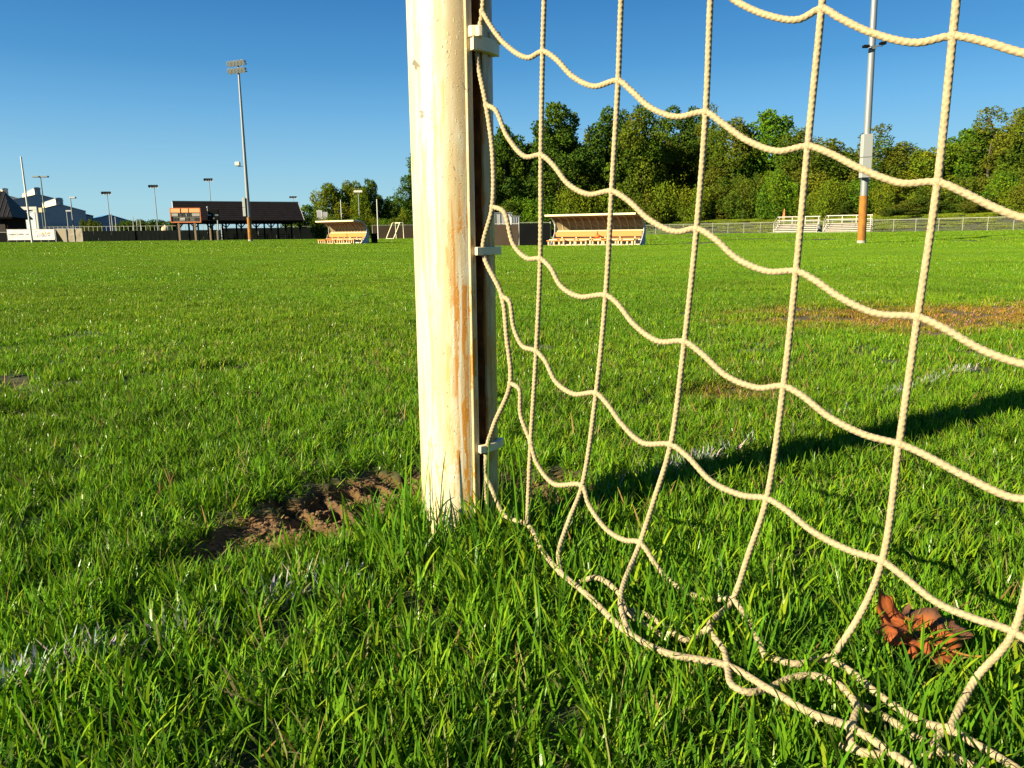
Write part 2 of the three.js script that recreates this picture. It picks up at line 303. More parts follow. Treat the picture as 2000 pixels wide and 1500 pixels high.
// ------------------------------------------------------------------ net: (along the side, height, outwards) in the goal's own axes
const cordTex = grain((u, v) => { const n = fbm(u, v, 12, 2), t = tileNoise(u, v, 40, 6); const k = 0.82 + 0.2 * n - (t > 0.9 ? 0.18 : 0); return [157 * k, 140 * k, 107 * k]; }, 256);
const cordMat = new THREE.MeshPhysicalMaterial({ map: cordTex, roughness: 0.85, sheen: 0.3, sheenRoughness: 0.6, sheenColor: lin(1, 0.95, 0.85), side: THREE.DoubleSide });
const CR = 0.0035;
const net = thing('goal_net', 'off-white braided rope net hung on the goal post, lower edge slack on grass', 'net', POST, TURN);
function cord(name, pts, closedEnds = true, r0 = CR) {
  const curve = new THREE.CatmullRomCurve3(pts.map(p => V(p[0], p[1], p[2] || 0)), false, 'centripetal');
  const L = curve.getLength(), n = Math.max(8, Math.round(L / 0.0011)), m = 16;
  curve.arcLengthDivisions = Math.max(200, pts.length * 40); curve.updateArcLengths();
  const P = curve.getSpacedPoints(n), pos = [], uv = [], idx = [];
  let nrm = V(0.3, 0.2, 1);
  for (let i = 0; i <= n; i++) {
    const t = P[Math.min(n, i + 1)].clone().sub(P[Math.max(0, i - 1)]).normalize();
    nrm.sub(t.clone().multiplyScalar(nrm.dot(t))).normalize(); const bi = t.clone().cross(nrm);
    const s = i / n * L, k = 2 * Math.PI / 0.0062;
    for (let j = 0; j <= m; j++) {
      const q = j / m * 2 * Math.PI;
      const w1 = Math.cos(3 * q + k * s), w2 = Math.cos(3 * q - k * s + 0.8), braid = Math.max(w1, w2) * 1.3 - 0.6, r = r0 * (0.97 + 0.11 * braid + 0.03 * noise(s * 90, q, pts[0][0] * 50)) * (i === 0 || i === n ? 0.6 : 1);
      const p = P[i].clone().addScaledVector(nrm, r * Math.cos(q)).addScaledVector(bi, r * Math.sin(q));
      pos.push(p.x, p.y, p.z); uv.push(j / m * 0.3, s / 0.09);
    }
  }
  for (let i = 0; i < n; i++) for (let j = 0; j < m; j++) { const a = i * (m + 1) + j, b = a + m + 1; idx.push(a, a + 1, b, a + 1, b + 1, b); }
  const g = new THREE.BufferGeometry(); g.setAttribute('position', new THREE.Float32BufferAttribute(pos, 3)); g.setAttribute('uv', new THREE.Float32BufferAttribute(uv, 2));
  g.setIndex(idx); g.computeVertexNormals(); return add(name, g, cordMat, net);
}
const cols = [
  [[0.083, 1.35], [0.083, 0.879], [0.078, 0.819], [0.066, 0.79], [0.066, 0.758], [0.084, 0.693], [0.097, 0.623], [0.095, 0.546], [0.0715, 0.48], [0.114, 0.413], [0.124, 0.35], [0.131, 0.281], [0.091, 0.208], [0.072, 0.163], [0.067, 0.099], [0.075, 0.05], [0.085, 0.015]],
  [[0.213, 1.35], [0.21, 0.886], [0.207, 0.811], [0.204, 0.747], [0.2, 0.612], [0.198, 0.47], [0.189, 0.336], [0.176, 0.195], [0.171, 0.125], [0.167, 0.062]],
  [[0.35, 1.35], [0.345, 0.833], [0.341, 0.783], [0.338, 0.69], [0.33, 0.557], [0.322, 0.424], [0.307, 0.29], [0.282, 0.152], [0.257, 0.095], [0.275, 0.064, 0.039], [0.312, 0.054, 0.074]],
  [[0.478, 1.35], [0.471, 0.812], [0.469, 0.755], [0.468, 0.637], [0.461, 0.508], [0.449, 0.374], [0.433, 0.242], [0.411, 0.168], [0.388, 0.098], [0.428, 0.064, 0.086], [0.48, 0.055, 0.135]],
  [[0.61, 1.35], [0.603, 0.818], [0.599, 0.719], [0.593, 0.589], [0.588, 0.462], [0.581, 0.337], [0.568, 0.205], [0.549, 0.133], [0.53, 0.067], [0.541, 0.059, 0.064], [0.574, 0.054, 0.086], [0.596, 0.054, 0.112]],
  [[0.735, 1.35], [0.724, 0.774], [0.723, 0.671], [0.721, 0.546], [0.714, 0.422], [0.707, 0.296], [0.7, 0.171], [0.682, 0.105], [0.667, 0.059, 0.025]],
  [[0.855, 1.35], [0.84, 0.74], [0.838, 0.627], [0.836, 0.505], [0.83, 0.388], [0.829, 0.267], [0.821, 0.14], [0.795, 0.082], [0.794, 0.064, 0.039], [0.796, 0.058, 0.064]],
  [[0.98, 1.35], [0.965, 0.72], [0.962, 0.6], [0.958, 0.478], [0.953, 0.362], [0.95, 0.245], [0.944, 0.122], [0.93, 0.05, 0.02]],
];
const rowsN = [
  [[0.083, 1.20], [0.1, 1.17], [0.15, 1.12], [0.211, 1.13], [0.24, 1.11], [0.29, 1.07], [0.347, 1.08], [0.37, 1.06], [0.42, 1.02], [0.474, 1.03], [0.5, 1.01], [0.55, 0.97], [0.606, 0.98], [0.64, 0.96], [0.69, 0.93], [0.729, 0.93], [0.78, 0.90], [0.846, 0.89], [0.9, 0.86], [0.97, 0.85]],
  [[0.083, 0.955], [0.1, 0.93], [0.15, 0.87], [0.21, 0.886], [0.24, 0.865], [0.29, 0.825], [0.345, 0.833], [0.37, 0.82], [0.428, 0.782], [0.468, 0.775], [0.5, 0.748], [0.54, 0.725], [0.575, 0.714], [0.599, 0.719], [0.618, 0.707], [0.649, 0.688], [0.692, 0.671], [0.723, 0.671], [0.748, 0.662], [0.78, 0.647], [0.838, 0.627], [0.9, 0.605], [0.962, 0.6]],
  [[0.078, 0.824], [0.095, 0.802], [0.126, 0.771], [0.174, 0.744], [0.204, 0.747], [0.228, 0.734], [0.261, 0.706], [0.298, 0.689], [0.338, 0.69], [0.357, 0.677], [0.389, 0.652], [0.427, 0.637], [0.468, 0.637], [0.49, 0.623], [0.523, 0.601], [0.56, 0.587], [0.593, 0.589], [0.617, 0.58], [0.649, 0.563], [0.689, 0.547], [0.721, 0.546], [0.743, 0.536], [0.769, 0.522], [0.793, 0.512], [0.836, 0.505], [0.9, 0.48], [0.958, 0.478]],
  [[0.084, 0.693], [0.105, 0.683], [0.129, 0.645], [0.167, 0.613], [0.2, 0.612], [0.224, 0.597], [0.253, 0.57], [0.29, 0.555], [0.33, 0.557], [0.356, 0.545], [0.393, 0.519], [0.431, 0.505], [0.461, 0.508], [0.485, 0.497], [0.517, 0.474], [0.555, 0.461], [0.588, 0.462], [0.608, 0.454], [0.637, 0.437], [0.674, 0.423], [0.714, 0.422], [0.736, 0.414], [0.772, 0.396], [0.805, 0.387], [0.83, 0.388], [0.89, 0.364], [0.953, 0.362]],
  [[0.095, 0.546], [0.121, 0.537], [0.141, 0.49], [0.171, 0.470], [0.198, 0.47], [0.218, 0.458], [0.239, 0.433], [0.273, 0.420], [0.322, 0.424], [0.341, 0.415], [0.372, 0.388], [0.409, 0.371], [0.449, 0.374], [0.474, 0.362], [0.51, 0.339], [0.55, 0.331], [0.581, 0.337], [0.602, 0.33], [0.635, 0.311], [0.673, 0.299], [0.707, 0.296], [0.728, 0.291], [0.77, 0.276], [0.805, 0.266], [0.829, 0.267], [0.89, 0.245], [0.95, 0.245]],
  [[0.114, 0.413], [0.131, 0.405], [0.14, 0.367], [0.159, 0.341], [0.189, 0.336], [0.208, 0.323], [0.229, 0.296], [0.264, 0.283], [0.307, 0.29], [0.326, 0.279], [0.354, 0.254], [0.388, 0.236], [0.433, 0.242], [0.457, 0.233], [0.495, 0.208], [0.537, 0.201], [0.568, 0.205], [0.589, 0.199], [0.626, 0.181], [0.667, 0.172], [0.7, 0.171], [0.719, 0.163], [0.755, 0.145], [0.787, 0.141], [0.821, 0.14], [0.846, 0.13], [0.89, 0.115], [0.944, 0.122]],
  [[0.131, 0.281], [0.151, 0.274], [0.154, 0.235], [0.176, 0.195], [0.189, 0.166], [0.224, 0.142], [0.282, 0.152], [0.295, 0.128], [0.329, 0.1], [0.361, 0.094], [0.388, 0.098], [0.423, 0.069], [0.455, 0.056], [0.494, 0.055], [0.53, 0.067], [0.564, 0.058, 0.019], [0.618, 0.059, 0.074]],
];
const edge = [[0.0715, 0.153], [0.066, 0.126], [0.085, 0.098], [0.113, 0.064], [0.167, 0.062], [0.243, 0.052, 0.039], [0.312, 0.054, 0.074], [0.384, 0.052, 0.096], [0.479, 0.054, 0.134], [0.536, 0.054, 0.138], [0.596, 0.054, 0.112], [0.647, 0.054, 0.119], [0.699, 0.054, 0.126], [0.731, 0.054, 0.12], [0.786, 0.054, 0.134], [0.836, 0.054, 0.152], [0.95, 0.045, 0.15]];
const slack = [
  [[0.336, 0.044, 0.073], [0.364, 0.059, 0.059], [0.409, 0.054, 0.066], [0.436, 0.05, 0.086], [0.472, 0.044, 0.091], [0.499, 0.039, 0.089]],
  [[0.596, 0.054, 0.112], [0.618, 0.052, 0.137], [0.634, 0.05, 0.133], [0.642, 0.048, 0.11], [0.65, 0.05, 0.079], [0.666, 0.052, 0.06], [0.694, 0.054, 0.062], [0.72, 0.054, 0.083], [0.73, 0.054, 0.112], [0.736, 0.044, 0.127], [0.75, 0.039, 0.128]],
  [[0.613, 0.054, 0.066], [0.643, 0.054, 0.056], [0.661, 0.056, 0.027], [0.689, 0.056, 0.031], [0.729, 0.054, 0.05], [0.772, 0.054, 0.064], [0.795, 0.056, 0.061], [0.815, 0.054, 0.062], [0.854, 0.054, 0.074], [0.884, 0.054, 0.092]],
  [[0.794, 0.054, 0.057], [0.79, 0.052, 0.074], [0.796, 0.05, 0.09], [0.811, 0.048, 0.087], [0.835, 0.046, 0.085], [0.861, 0.044, 0.084]],
  [[0.428, 0.044, 0.077], [0.456, 0.046, 0.073], [0.492, 0.046, 0.08], [0.524, 0.044, 0.084], [0.529, 0.046, 0.059], [0.535, 0.054, 0.056]],
  [[0.703, 0.039, 0.057], [0.74, 0.042, 0.062], [0.772, 0.042, 0.073], [0.799, 0.042, 0.075], [0.773, 0.042, 0.109], [0.753, 0.042, 0.127], [0.726, 0.036, 0.127]],
];
cols.forEach((p, i) => cord(i ? 'upright_cord' : 'post_cord', p, true, i ? CR : CR * 1.12));
rowsN.forEach(p => cord('cross_cord', p));
cord('edge_cord', edge, true, CR * 1.05);
slack.forEach(p => cord('slack_cord', p));
{ // joints where the cords are braided through each other
  const knotGeo = new THREE.IcosahedronGeometry(CR * 1.42, 3), p = knotGeo.attributes.position;
  for (let i = 0; i < p.count; i++) { const v = V(p.getX(i), p.getY(i), p.getZ(i)); v.multiplyScalar(1 + 0.10 * Math.cos(v.x * 1900) * Math.cos(v.y * 1900)); p.setXYZ(i, v.x, v.y, v.z * 0.85); }
  knotGeo.computeVertexNormals();
  const at = [];
  for (let c = 0; c < cols.length; c++) for (const r of rowsN) {
    let best = null, bd = 0.012;
    for (const a of cols[c]) for (const b of r) { const d = Math.hypot(a[0] - b[0], a[1] - b[1], (a[2] || 0) - (b[2] || 0)); if (d < bd) { bd = d; best = b; } }
    if (best) at.push(best);
  }
  for (const q of [[0.167, 0.062, 0], [0.312, 0.054, 0.074], [0.479, 0.055, 0.134], [0.596, 0.054, 0.112], [0.731, 0.054, 0.118], [0.795, 0.057, 0.062], [0.662, 0.057, 0.026]]) at.push(q);
  for (const q of at) add('joint', knotGeo, cordMat, net, [q[0], q[1], q[2] || 0], [0, 0, -0.5]);
}

// ------------------------------------------------------------------ materials of the far things
const galv = mat(0.165, 0.178, 0.187, 0.5, { metalness: 0.25 }), galvDark = mat(0.10, 0.115, 0.12, 0.5, { metalness: 0.2 }), paleBox = mat(0.24, 0.255, 0.25, 0.6);
const rustBase = mat(0.34, 0.135, 0.009, 0.85, { map: roughGrain }), concrete = mat(0.42, 0.38, 0.32, 0.9, { map: roughGrain });
const white = mat(0.39, 0.38, 0.35, 0.6), cream = mat(0.42, 0.33, 0.18, 0.6), orange = mat(0.44, 0.14, 0.012, 0.6), blackM = mat(0.004, 0.0045, 0.005, 0.9, { specularIntensity: 0.15 });
const darkGreen = mat(0.004, 0.006, 0.0055, 0.95, { specularIntensity: 0.1 }), timber = mat(0.26, 0.19, 0.12, 0.85, { map: roughGrain }), brownWrap = mat(0.04, 0.029, 0.021, 0.95, { specularIntensity: 0.1 });
const steelPost = mat(0.25, 0.25, 0.23, 0.5, { metalness: 0.2 });

// ------------------------------------------------------------------ floodlight towers
function floodHead(parent, y, n, rows, w, yaw, s = 1) {
  const head = add('crossarm', merge(Array.from({ length: rows }, (_, r) => box(w, 0.09 * s, 0.09 * s, 0, y - r * 0.85 * s, 0)).concat([box(0.16 * s, rows * 0.85 * s, 0.12 * s, 0, y - (rows - 1) * 0.42 * s, 0)])), galvDark, parent, null, [0, yaw, 0]);
  for (let r = 0; r < rows; r++) for (let i = 0; i < n; i++) {
    const x = -w / 2 + w * (i + 0.5) / n;
    const pts = [[0.001, -0.34], [0.12, -0.33], [0.17, -0.2], [0.2, -0.05], [0.33, 0.12], [0.36, 0.2], [0.34, 0.2]].map(([a, b]) => new THREE.Vector2(a * s, b * s));
    const g = new THREE.LatheGeometry(pts, 14).rotateX(Math.PI * 0.64).translate(x, y - r * 0.85 * s + 0.2 * s, 0.22 * s);
    const lamp = add('luminaire', g, paleBox, head);
    add('lens', new THREE.CircleGeometry(0.32 * s, 14).rotateX(Math.PI * 0.5 + Math.PI * 0.64 - Math.PI).translate(0, 0, 0), galvDark, lamp, [x, y - r * 0.85 * s + 0.2 * s - Math.sin(0.44) * 0.19 * s, 0.22 * s + Math.cos(0.44) * 0.19 * s]);
  }
}
function tower(label, col, d, height, rB, rT, baseH, spec) {
  const t = thing('floodlight_tower', label, 'floodlight', onGround(col, d), 0, 'floodlight towers beside the field');
  add('concrete_base', new THREE.CylinderGeometry(rB * 1.06, rB * 1.1, baseH + 0.3, 24).translate(0, baseH / 2 - 0.15, 0), rustBase, t);
  add('footing', new THREE.CylinderGeometry(rB * 1.13, rB * 1.13, 0.26, 20).translate(0, 0.08, 0), concrete, t);
  add('pole', new THREE.CylinderGeometry(rT, rB * 0.97, height - baseH, 24).translate(0, baseH + (height - baseH) / 2, 0), galv, t);
  add('pole_collar', new THREE.CylinderGeometry(rB * 1.09, rB * 1.09, 0.06, 24).translate(0, baseH * 0.56, 0), rustBase, t);
  const cab = add('control_cabinet', merge([rbox(spec.cw, spec.ch * 0.52, spec.cd, 0.02, spec.cx, spec.cy + spec.ch * 0.24, spec.cz), rbox(spec.cw, spec.ch * 0.46, spec.cd, 0.02, spec.cx, spec.cy - spec.ch * 0.26, spec.cz)]), paleBox, t);
  add('mounting_rail', box(spec.cw * 0.3, spec.ch * 0.9, 0.2, spec.cx * 0.55, spec.cy, spec.cz * 0.5), galvDark, cab);
  floodHead(t, height, 5, 2, spec.hw, spec.yaw, spec.s);
  return t;
}
{
  const t1 = tower('slim floodlight tower with rusty base standing before the dark roofed pavilion', 489, 85, 17.9, 0.21, 0.10, 2.55, { cw: 0.3, ch: 1.95, cd: 0.3, cx: -0.36, cy: 3.6, cz: 0.15, hw: 2.3, yaw: -0.45, s: 0.85 });
  add('speaker', merge([rbox(0.5, 0.42, 0.4, 0.06, -0.75, 8.05, 0.1), box(0.75, 0.06, 0.06, -0.4, 7.8, 0.05)]), white, t1);
  const t2 = tower('thick floodlight tower with rusty base and grey cabinet beside the bleachers', 1683, 48, 19, 0.225, 0.15, 2.85, { cw: 0.56, ch: 2.5, cd: 0.42, cx: -0.16, cy: 5.1, cz: 0.36, hw: 2.6, yaw: 0.5, s: 0.9 });
  t2.rotation.z = 0.018;
  const arm = add('bracket', merge([box(1.0, 0.05, 0.06, 0.0, 11.25, 0.25), box(0.26, 0.12, 0.24, 0, 11.15, 0.2)]), galvDark, t2);
  for (const s of [-1, 1]) add('small_floodlight', rbox(0.34, 0.14, 0.3, 0.03, s * 0.48, 11.28 + (s > 0 ? 0.1 : -0.04), 0.3), blackM, arm);
}
// distant sports lights
function sportLight(label, col, row, d, w = 1.7, style = 0) {
  const g = onGround(col, d), h = site(col, row, d).y - g[1];
  const t = thing('light_pole', label, 'light pole', g, 0, 'distant light poles');
  add('pole', new THREE.CylinderGeometry(0.06, 0.11, h, 12).translate(0, h / 2, 0), style === 1 ? galvDark : galv, t);
  if (style === 1) add('lamp_head', merge([rbox(0.85, 0.18, 0.4, 0.03, -0.55, h, 0), rbox(0.85, 0.18, 0.4, 0.03, 0.55, h, 0), box(0.4, 0.06, 0.06, 0, h, 0)]), galvDark, t);
  else if (style === 2) add('lamp_head', merge([rbox(0.8, 0.22, 0.4, 0.05, 0.35, h, 0)]), paleBox, t);
  else if (style === 3) add('lamp_head', rbox(w, 0.32, 0.5, 0.04, 0, h, 0), white, t);
  else {
    const a = add('crossarm', box(w, 0.1, 0.1, 0, h, 0), galvDark, t);
    for (let i = 0; i < 4; i++) add('luminaire', new THREE.LatheGeometry([[0.001, -0.3], [0.14, -0.25], [0.18, 0], [0.33, 0.2]].map(p => new THREE.Vector2(...p)), 10).rotateX(2.0).translate(-w / 2 + w * (i + 0.5) / 4, h + 0.15, 0.2), i > 1 ? paleBox : galv, a);
  }
  return t;
}
sportLight('tall sports light between the windscreen fence and the scoreboard', 310, 365, 150);
sportLight('sports light rising behind the low blue roofed factory building', 218, 378, 150);
sportLight('sports light rising behind the pavilion ridge near the dark board', 417, 352, 160);
sportLight('small faint sports light beyond the right end of the pavilion', 578, 386, 210, 1.9);
sportLight('dark pole with two flat lamp heads beside the factory', 93, 345, 100, 1, 1);
sportLight('short pole with a single lamp before the factory wall', 146, 386, 108, 1, 2);
sportLight('low lamp post with small round head behind the mesh screens', 136, 412, 112, 0.6, 2);
sportLight('pale lamp pole before the round green trees behind the small dugout', 704, 374, 120, 1.3, 3);

// plain poles
function plainPole(name, label, col, row, d, r, m, cat = 'pole') {
  const g = onGround(col, d), h = site(col, row, d).y - g[1];
  const t = thing(name, label, cat, g); add('shaft', new THREE.CylinderGeometry(r * 0.7, r, h, 12).translate(0, h / 2, 0), m, t);
  add('cap', new THREE.SphereGeometry(r * 0.8, 10, 8).translate(0, h, 0), m, t); return t;
}
plainPole('flag_pole', 'tall bare white pole standing between the two banners', 62, 307, 82, 0.11, white).rotation.z = 0.012;
plainPole('thin_pole', 'thin pale pole behind the small dugout roof', 669, 391, 118, 0.09, white);
plainPole('thin_pole', 'white pole on the grass to the right of the small dugout', 739, 390, 92, 0.085, white);
for (const [c, r] of [[222, 418], [229, 424], [263, 424], [270, 430], [277, 428]]) plainPole('net_pole', 'short pale pole behind the windscreen fence', c, r, 135, 0.09, steelPost).userData.group = 'short poles behind the windscreen fence';

// ------------------------------------------------------------------ dugouts
function makeDugout(label) {
  const t = thing('dugout', label, 'dugout', [0, 0, 0], 0, 'dugouts along the touchline');
  const L = 6.3, top = 2.02, dep = 1.75;
  // section: up the back, over the top to the front lip; x = along, z = depth (0 front lip, -dep back)
  const sec = k => { const pts = []; for (let i = 0; i <= 14; i++) { const a = i / 14; let z, y; if (a < 0.28) { z = -dep; y = 0.15 + a / 0.28 * 0.75; } else { const q = (a - 0.28) / 0.72 * Math.PI * 0.5; z = -dep + (dep - 0.55) * (1 - Math.cos(q)) ; y = 0.9 + (top - 0.95) * Math.sin(q); } pts.push([z, y - k]); } pts.push([0, top - k]); return pts; };
  const sheet = (i0, i1, off, x0, x1) => { const P = sec(off), pos = [], idx = []; for (let i = i0; i <= i1; i++) pos.push(x0, P[i][1], P[i][0], x1, P[i][1], P[i][0]); for (let i = 0; i < i1 - i0; i++) idx.push(2 * i, 2 * i + 1, 2 * i + 2, 2 * i + 1, 2 * i + 3, 2 * i + 2); const g = new THREE.BufferGeometry(); g.setAttribute('position', new THREE.Float32BufferAttribute(pos, 3)); g.setIndex(idx); g.computeVertexNormals(); return g; };
  const poly = new THREE.MeshPhysicalMaterial({ color: lin(0.24, 0.17, 0.075), roughness: 0.9, transmission: 0.35, thickness: 0, side: THREE.DoubleSide });
  const roofM = new THREE.MeshPhysicalMaterial({ color: lin(0.16, 0.085, 0.04), roughness: 0.9, transmission: 0.25, thickness: 0, side: THREE.DoubleSide });
  const endM = mat(0.30, 0.33, 0.37, 0.7);
  const nb = 12;
  for (let k = 0; k < nb; k++) {
    const x0 = -L / 2 + L * k / nb + 0.04, x1 = -L / 2 + L * (k + 1) / nb - 0.04;
    add('back_pane', sheet(2, 9, 0.005, x0, x1), poly, t); add('roof_panel', sheet(9, 15, 0.005, x0, x1), roofM, t);
  }
  for (let k = 0; k <= nb; k++) {
    const x = -L / 2 + L * k / nb, curve = new THREE.CatmullRomCurve3(sec(0.03).map(([z, y]) => V(x, y, z)));
    add('rib', new THREE.TubeGeometry(curve, 26, 0.04, 6), cream, t);
  }
  add('roof_fascia', rbox(L + 0.1, 0.13, 0.1, 0.02, 0, top, 0.03), mat(0.52, 0.46, 0.28, 0.6), t);
  add('back_rail', rbox(L, 0.09, 0.07, 0.015, 0, 1.0, -dep + 0.06), cream, t);
  add('lower_panel', box(L, 0.62, 0.03, 0, 0.31, -dep + 0.04), mat(0.45, 0.40, 0.32, 0.8), t);
  for (const s of [-1, 1]) add('backrest_board', rbox(L / 2 - 0.08, 0.34, 0.04, 0.012, s * L / 4, 0.78, -dep + 0.24), orange, t);
  for (const s of [-1, 1]) { const b = add('bench_seat', rbox(L / 2 - 0.06, 0.07, 0.38, 0.015, s * L / 4, 0.47, -dep + 0.5), orange, t); for (let i = 0; i < 3; i++) add('seat_leg', box(0.09, 0.42, 0.09, s * L / 4 - L / 5.5 + i * L / 5.5, 0.22, -dep + 0.5), cream, b); }
  for (let i = 0; i < 6; i++) add('backrest_bracket', box(0.09, 0.34, 0.06, -L / 2 + L * (i + 0.5) / 6, 0.60, -dep + 0.2), cream, t);
  // side walls: a curved grey panel at each end
  for (const s of [-1, 1]) {
    const sh = new THREE.Shape(), P = sec(0); sh.moveTo(-P[0][0], 0.02); P.forEach(([z, y], i) => { if (i < 9) sh.lineTo(-z, y * (i < 5 ? 1 : 1)); });
    sh.lineTo(dep - 0.25, 0.95); sh.lineTo(dep - 0.55, 0.5); sh.lineTo(dep - 1.0, 0.06); sh.lineTo(dep - 1.0, 0.02);
    const g = new THREE.ExtrudeGeometry(sh, { depth: 0.04, bevelEnabled: false }).rotateY(Math.PI / 2).translate(s * (L / 2 + 0.05), 0, 0);
    add('end_panel', g, endM, t);
    const cv = new THREE.CatmullRomCurve3(sec(-0.02).map(([z, y]) => V(s * (L / 2 + 0.07), y, z)));
    add('end_trim', new THREE.TubeGeometry(cv, 26, 0.055, 6), endM, t);
  }
  // front row of low benches on a ground rail
  for (let k = 0; k < 4; k++) {
    const x = -L / 2 + 0.75 + k * (L - 1.5) / 3, w = 1.35;
    const b = add('low_bench_top', rbox(w, 0.07, 0.34, 0.015, x, 0.36, -0.12), orange, t);
    for (const s of [-1, -0.3, 0.4, 1]) add('bench_leg', box(0.1, 0.33, 0.22, x + s * (w / 2 - 0.12), 0.165, -0.12), cream, b);
  }
  for (const s of [-1, 1]) add('ground_rail', box(L / 2 - 0.5, 0.09, 0.12, s * (L / 4 - 0.1), 0.045, 0.14), cream, t);
  return t;
}
const dug = makeDugout('large curved dugout with orange benches in front of the tall wood');
{
  const d = 52, x = (colX(1071, d) + colX(1230, d)) / 2; dug.position.set(x, hgt(x, -d), -d); dug.rotation.y = -0.49;
  const d2 = 71.5, x2 = (colX(618, d2) + colX(692, d2)) / 2;
  copy(dug, 'smaller looking dugout with peach benches beside the black bin and the pavilion', [x2, hgt(x2, -d2), -d2], -0.62, [0.78, 1.0, 0.95]);
  const kit = thing('towel', 'white towel lying on the low bench of the large dugout', 'towel', [0, 0, 0]);
  kit.position.copy(V(-2.6, 0.395, -0.12).applyAxisAngle(V(0, 1, 0), -0.49).add(dug.position)); kit.rotation.y = -0.49;
  add('cloth', rbox(0.6, 0.06, 0.3, 0.025, 0, 0.03, 0), white, kit);
  const ball = thing('bag', 'orange bag on the bench seat of the large dugout', 'bag', [0, 0, 0]);
  ball.position.copy(V(0.1, 0.505, -1.25).applyAxisAngle(V(0, 1, 0), -0.49).add(dug.position));
  add('bag_body', new THREE.SphereGeometry(0.2, 14, 10).scale(1.1, 0.62, 0.8).translate(0, 0.12, 0), mat(0.6, 0.12, 0.02, 0.7), ball);
  const bin = thing('bin', 'black box shaped bin beside the small dugout', 'bin', onGround(731, 72), 0.2);
  add('bin_body', merge([rbox(0.55, 0.85, 0.6, 0.04, 0, 0.43, 0)]), blackM, bin); add('lid', rbox(0.6, 0.07, 0.65, 0.02, 0, 0.89, 0), blackM, bin);
}

// ------------------------------------------------------------------ bleachers
function makeBleachers(label) {
  const t = thing('bleachers', label, 'bleachers', [0, 0, 0], 0, 'aluminium bleachers by the fence');
  const W = 4.75, alu = mat(0.40, 0.36, 0.31, 0.55), aluG = mat(0.30, 0.28, 0.25, 0.6);
  for (let k = 0; k < 4; k++) {
    add('seat_plank', rbox(W, 0.06, 0.28, 0.012, 0, 0.42 + k * 0.21, -k * 0.62), alu, t);
    if (k) add('foot_plank', rbox(W, 0.05, 0.34, 0.012, 0, 0.14 + k * 0.21, -k * 0.62 + 0.30), aluG, t);
    add('riser', box(W, 0.17, 0.02, 0, 0.28 + k * 0.21, -k * 0.62 - 0.10), alu, t);
  }
  add('base_plank', rbox(W + 0.7, 0.07, 0.3, 0.012, -0.3, 0.08, 0.32), alu, t);
  for (const y of [1.5, 1.92]) add('guard_rail', rbox(W, 0.10, 0.06, 0.02, 0, y, -2.15), alu, t);
  for (let i = 0; i < 4; i++) add('guard_post', box(0.07, 1.15, 0.06, -W / 2 + 0.2 + i * (W - 0.4) / 3, 1.38, -2.2), alu, t);
  for (let i = 0; i < 4; i++) { const x = -W / 2 + 0.3 + i * (W - 0.6) / 3; add('support_frame', merge([bar([x, 0, 0.2], [x, 1.05, -2.1], 0.035), bar([x, 0.04, 0.3], [x, 0.04, -2.2], 0.03), bar([x, 0, -2.1], [x, 1.05, -2.1], 0.035), bar([x, 0, -1.1], [x, 0.7, -1.1], 0.03)]), galv, t); }
  for (const s of [-1, 1]) add('side_rail', merge([bar([s * W / 2, 0.1, 0.1], [s * W / 2, 1.15, 0.1], 0.03), bar([s * W / 2, 1.15, 0.1], [s * W / 2, 1.95, -2.15], 0.03), bar([s * W / 2, 0.6, 0.1], [s * W / 2, 1.5, -2.15], 0.03)]), alu, t);
  return t;
}
{
  const bl = makeBleachers('small aluminium bleachers standing away from the floodlight tower, by the fence');
  const d = 91, x = colX(1552, d); bl.position.set(x, hgt(x, -d), -d); bl.rotation.y = -0.5;
  const x2 = colX(1652, 86.5); copy(bl, 'small aluminium bleachers partly hidden by the thick floodlight tower', [x2, hgt(x2, -86.5), -86.5], -0.5);
  const c = thing('litter_bin', 'dark bin beside the bleachers that stand away from the tower', 'bin', onGround(1599, 91)); add('bin_body', new THREE.CylinderGeometry(0.3, 0.26, 0.85, 16).translate(0, 0.42, 0), galvDark, c); add('rim', new THREE.TorusGeometry(0.3, 0.03, 8, 18).rotateX(Math.PI / 2).translate(0, 0.85, 0), blackM, c);
  const f = thing('corner_flag', 'folded orange pennant on a pole behind the bleachers', 'flag', onGround(1529, 98));
  const fh = site(1531, 408, 98).y - f.position.y;
  add('staff', bar([0, 0, 0], [0, fh, 0], 0.03), steelPost, f);
  const sh = new THREE.Shape(); sh.moveTo(0, 0); sh.lineTo(-0.16, -0.85); sh.quadraticCurveTo(-0.2, -1.35, -0.05, -1.5); sh.lineTo(0.09, -1.45); sh.lineTo(0.08, -0.6); sh.lineTo(0, 0);
  add('pennant', new THREE.ExtrudeGeometry(sh, { depth: 0.05, bevelEnabled: true, bevelSize: 0.02, bevelThickness: 0.02 }).translate(0, fh, 0), mat(0.6, 0.2, 0.08, 0.8), f);
}

